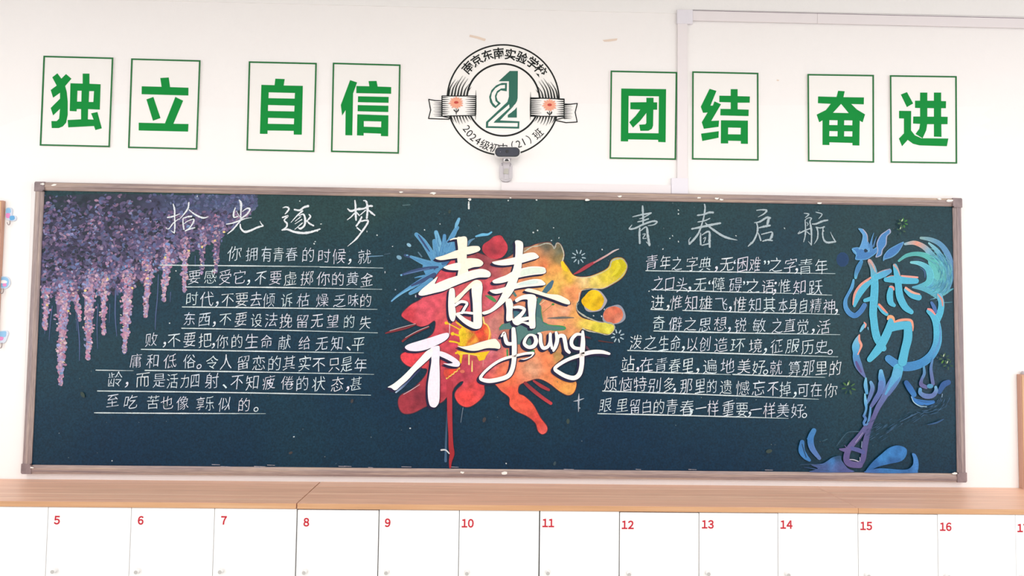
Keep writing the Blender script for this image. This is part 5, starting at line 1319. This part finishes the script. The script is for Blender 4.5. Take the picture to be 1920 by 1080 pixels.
for fx, fy in ((263, 462), (873, 478)):
    it = []
    for k in range(15):
        a = 2 * math.pi * k / 15 + .1; r = 42 + 5 * (k % 2)
        it.append(('s', L_, [(fx + 12 * math.cos(a), fy + 8 * math.sin(a), 5), (fx + r * .7 * math.cos(a), fy + r * .66 * math.sin(a), 12), (fx + r * math.cos(a), fy + r * .82 * math.sin(a), 6)]))
    ep('petals', 'coral', .0032, it)
    A = Art(.0034); A.zone(*L_); A.disc(fx, fy - 2, 15, (0, 0, 0), 9, n=16); A.mb.build('flower_centre', 'flowerred', em)
    ep('flower_stem', 'ink', .0031, [('s', L_, [(fx, fy + 38, 3), (fx, fy + 75, 4)]), ('s', L_, [(fx - 2, fy + 62, 3), (fx - 14, fy + 48, 6)]), ('s', L_, [(fx + 4, fy + 62, 3), (fx + 12, fy + 50, 7), (fx + 14, fy + 42, 3)])])

# ================================================================== webcam
wc = W(950, 322, -.01)
wt = thing('webcam', 'black and white webcam on a grey wall mount above the blackboard', 'webcam', (wc.x, 0, wc.z))
Zc = (900, 250, 9.0)
def pw(p, y): v = W(Zc[0] + p[0] / 9.0, Zc[1] + p[1] / 9.0, y); return (v.x, v.z)
def stadium(x0, x1, y0, y1, r, n=6):
    pts = []
    for cx, cy, a0 in ((x1 - r, y0 + r, -90), (x1 - r, y1 - r, 0), (x0 + r, y1 - r, 90), (x0 + r, y0 + r, 180)):
        for k in range(n + 1):
            a = math.radians(a0 + 90 * k / n); pts.append((cx + r * math.cos(a), cy + r * math.sin(a)))
    return pts
def slab(name, pts, y0, y1, m, bevel=None):
    b = MB(); b.prism([pw(p, y1) for p in pts], y0, y1)
    o = b.build(name, m, wt)
    return o
slab('mount_plate', stadium(326, 550, 470, 815, 105, 8), -.001, -.016, 'camgrey')
slab('mount_arm', [(400, 440), (500, 440), (498, 580), (480, 620), (478, 780), (412, 780), (408, 620), (400, 580)], -.016, -.0185, 'camgrey')
slab('mount_pad', [(412, 600), (430, 592), (470, 592), (483, 605), (478, 685), (395, 680)], -.0185, -.021, 'campad')
slab('hinge', stadium(378, 528, 404, 424, 8, 3), -.016, -.05, 'camgrey')
slab('neck', [(398, 400), (505, 400), (500, 470), (402, 470)], -.012, -.046, 'camwhite')
b = MB(); q = pw((450, 488), -.0245); b.prism([(q[0] + .009 * math.cos(math.pi * k / 8), q[1] + .009 * math.sin(math.pi * k / 8)) for k in range(9)], -.022, -.0465); b.build('hinge_slot', 'black', wt)
for x, y in ((375, 512), (374, 538), (515, 520), (508, 548), (368, 760), (505, 765)):
    q = pw((x, y), -.0168); b = MB(); b.cyl((q[0], -.0168, q[1]), .0016, .0016, n=12); b.build('screw', 'black' if y < 600 else 'campad', wt)
slab('shell', stadium(244, 684, 228, 404, 80, 8), -.024, -.058, 'camwhite')
slab('front_panel', stadium(254, 672, 234, 394, 76, 8), -.058, -.0605, 'black')
slab('front_glass', stadium(268, 658, 248, 382, 64, 8), -.0605, -.0612, 'camblack')
q = pw((455, 305), -.062); b = MB(); b.cyl((q[0], -.0617, q[1]), .0062, .0016, n=24); b.build('lens', 'black', wt)
q = pw((345, 312), -.062); b = MB(); b.cyl((q[0], -.0615, q[1]), .0012, .0008, n=12); b.build('indicator_light', 'camgrey', wt)

# ================================================================== cable trunking
tr = thing('cable_trunking', 'white plastic cable trunking bending around the wall to the blackboard top', 'trunking', (W(1280, 200, -.012).x, 0, W(1280, 200, -.012).z))
def tbox(name, x0, y0, x1, y1, d, m, d0=.0005):
    a = W(x0, y0, -d); c = W(x1, y1, -d)
    b = MB(); b.box((min(a.x, c.x), -d, min(a.z, c.z)), (max(a.x, c.x), -d0, max(a.z, c.z)), bev=.0008)
    return b.build(name, m, tr)
def xz(x, y, d=.012): v = W(x, y, -d); return v.x, v.z
xa, _ = xz(1270.5, 180); xb, _ = xz(1289, 180)
ztop = xz(1285, 20)[1]; zbot = xz(1270, 334)[1]
def wbox(name, x0, x1, z0, z1, d, m):
    b = MB(); b.box((x0, -d, z0), (x1, -.0035 if z0 > ztop - .2 else -.0007, z1), bev=.0008); return b.build(name, m, tr)
xv0, xv1 = xa, xb
wbox('vertical_duct', xv0, xv1, zbot, ztop - .055, .010, 'duct')
wbox('corner_joint', xv0 - .003, xz(1299, 30)[0], ztop - .058, ztop + .004, .013, 'duct2')
zt1 = xz(1300, 20)[1]; zt0 = xz(1300, 40)[1]
zh1 = (xz(1300, 20)[1] + xz(1900, 31.5)[1]) / 2; zh0 = (xz(1300, 39.5)[1] + xz(1900, 50)[1]) / 2
xj = xz(1533, 30)[0]
b = MB(); b.box((xz(1299, 30)[0], -.010, zh0), (xj, -.0035, zh1 - .0022), bev=.0008); b.build('upper_duct', 'duct', tr)
b = MB(); b.box((xj + .0006, -.010, zh0), (XR - .6, -.0035, zh1 - .0022), bev=.0008); b.build('upper_duct', 'duct', tr)
b = MB(); b.box((xz(1299, 30)[0], -.0085, zh1 - .0022), (XR - .6, -.0035, zh1 + .0002)); b.build('cover_gap', 'gap', tr)
# bottom joint and the low duct just above the frame
zl1 = (xz(940, 342.5)[1] + xz(1258, 346)[1]) / 2
b = MB(); b.box((xz(1259, 345)[0], -.013, ZTp + .001), (xz(1290, 345)[0], -.0007, xz(1275, 334)[1]), bev=.0008); b.build('bottom_joint', 'duct2', tr)
b = MB(); b.box((xz(940, 350)[0], -.010, ZTp + .001), (xz(1259, 345)[0] - .0004, -.0007, zl1), bev=.0008); b.build('lower_duct', 'duct', tr)

# ================================================================== stick-on hooks
def hook(lb, cx, cy, outline, zone, deco, wire):
    base = W(cx, cy, -.003)
    t = thing('stick_on_hook', lb, 'hook', (base.x, 0, base.z), 'blue stick-on hooks left of the blackboard')
    f = lambda p, y: (lambda v: (v.x, v.z))(W(zone[0] + p[0] / zone[2], zone[1] + p[1] / zone[2], y))
    sm = catmull(outline, 4, True)
    b = MB(); b.prism([f(p, -.005) for p in sm], -.0007, -.005); b.build('clear_plate', 'hookpale', t)
    for nm, m, pts, y in deco:
        b = MB(); b.prism([f(p, -y) for p in catmull(pts, 3, True)], -.005, -y); b.build(nm, m, t)
    P = []
    for i, p in enumerate(wire):
        q = f(p[:2], -p[2]); P.append((q[0], -p[2], q[1]))
    b = MB(); b.tube(catmull(P, 4), .0016); b.build('wire_hook', 'wire', t)
H1 = (0, 360, 9.0); H2 = (0, 500, 6.0)
hook('blue and pink boot-shaped adhesive hook, topmost left of the blackboard', 20, 404, [(95, 290), (120, 264), (160, 260), (200, 280), (208, 330), (205, 390), (250, 398), (275, 430), (265, 475), (220, 492), (160, 486), (100, 455), (90, 400), (93, 340)], H1,
     [('blue_top', 'hookblue', [(102, 295), (125, 272), (165, 275), (180, 310), (175, 350), (104, 352)], .0056), ('pink_patch', 'hookpink', [(100, 365), (160, 358), (168, 395), (150, 440), (105, 430)], .0056), ('blue_foot', 'hookdeep', [(170, 405), (230, 402), (246, 430), (235, 465), (180, 478), (160, 445)], .0058)],
     [(166, 480, .006), (168, 520, .008), (160, 550, .014), (140, 552, .018), (126, 530, .02), (122, 510, .02)])
hook('round blue and pink adhesive hook at the left edge, middle of three', 4, 532, [(45, 107), (90, 120), (113, 160), (110, 205), (80, 240), (40, 250), (-10, 240), (-35, 200), (-35, 150), (0, 115)], H2,
     [('blue_top', 'hookblue', [(45, 115), (90, 135), (97, 180), (80, 225), (40, 238), (-5, 228), (-25, 190), (-22, 145)], .0056), ('pink_patch', 'hookpink', [(30, 190), (50, 180), (72, 195), (68, 220), (35, 222)], .006), ('white_cloud', 'camwhite', [(0, 160), (40, 150), (78, 165), (70, 185), (10, 185)], .0062)],
     [(38, 245, .006), (38, 275, .01), (28, 300, .016), (10, 300, .019), (0, 280, .02)])
hook('tapered blue and pink adhesive hook at the left edge, lowest of three', 2, 631, [(70, 718), (95, 745), (80, 800), (55, 850), (20, 862), (-25, 855), (-45, 790), (-50, 730), (0, 722)], H2,
     [('blue_top', 'hookblue', [(65, 728), (68, 760), (55, 790), (-30, 790), (-38, 735), (0, 730)], .0056), ('pink_patch', 'hookpink', [(-20, 792), (35, 792), (28, 826), (-15, 828)], .0058)],
     [(20, 858, .006), (22, 885, .01), (14, 912, .016), (-4, 915, .019), (-12, 900, .02)])

# ================================================================== notice boards at both ends
def board2(lb, cat, x0, x1, z0, z1, d):
    t = thing('notice_board', lb, cat, ((x0 + x1) / 2, 0, z0))
    b = MB(); b.box((x0, -d, z0), (x1, -.001, z1), bev=.001); b.build('rim', 'noticerim', t)
    b = MB(); b.box((x0 + .005, -d - .002, z0 + .003), (x1 - .005, -d, z1 - .004), bev=.0008); b.build('panel', 'noticewood', t)
    return t
v = W(5, 376, -.018); vb = W(0, 500, -.018)
board2('wooden notice board cut off by the left edge, beside the stick-on hooks', 'board', v.x - .9, v.x + .001, v.z - .62, v.z, .018)
v = W(1913, 702, -.022)
rb = board2('wooden board standing on the worktop, cut off by the right edge', 'board', v.x, v.x + .8, CT + .0004, v.z, .022)
rb.name = 'wooden_board'
q = W(1918, 697, -.015)
b = MB(); b.cyl((q.x + .006, -.012, v.z + .006), .008, .012, axis='x', n=16); tag(b.build('tape_roll', 'camgrey', origin=(q.x + .006, -.012, v.z)), 'small grey roll lying on the right wooden board', 'roll')
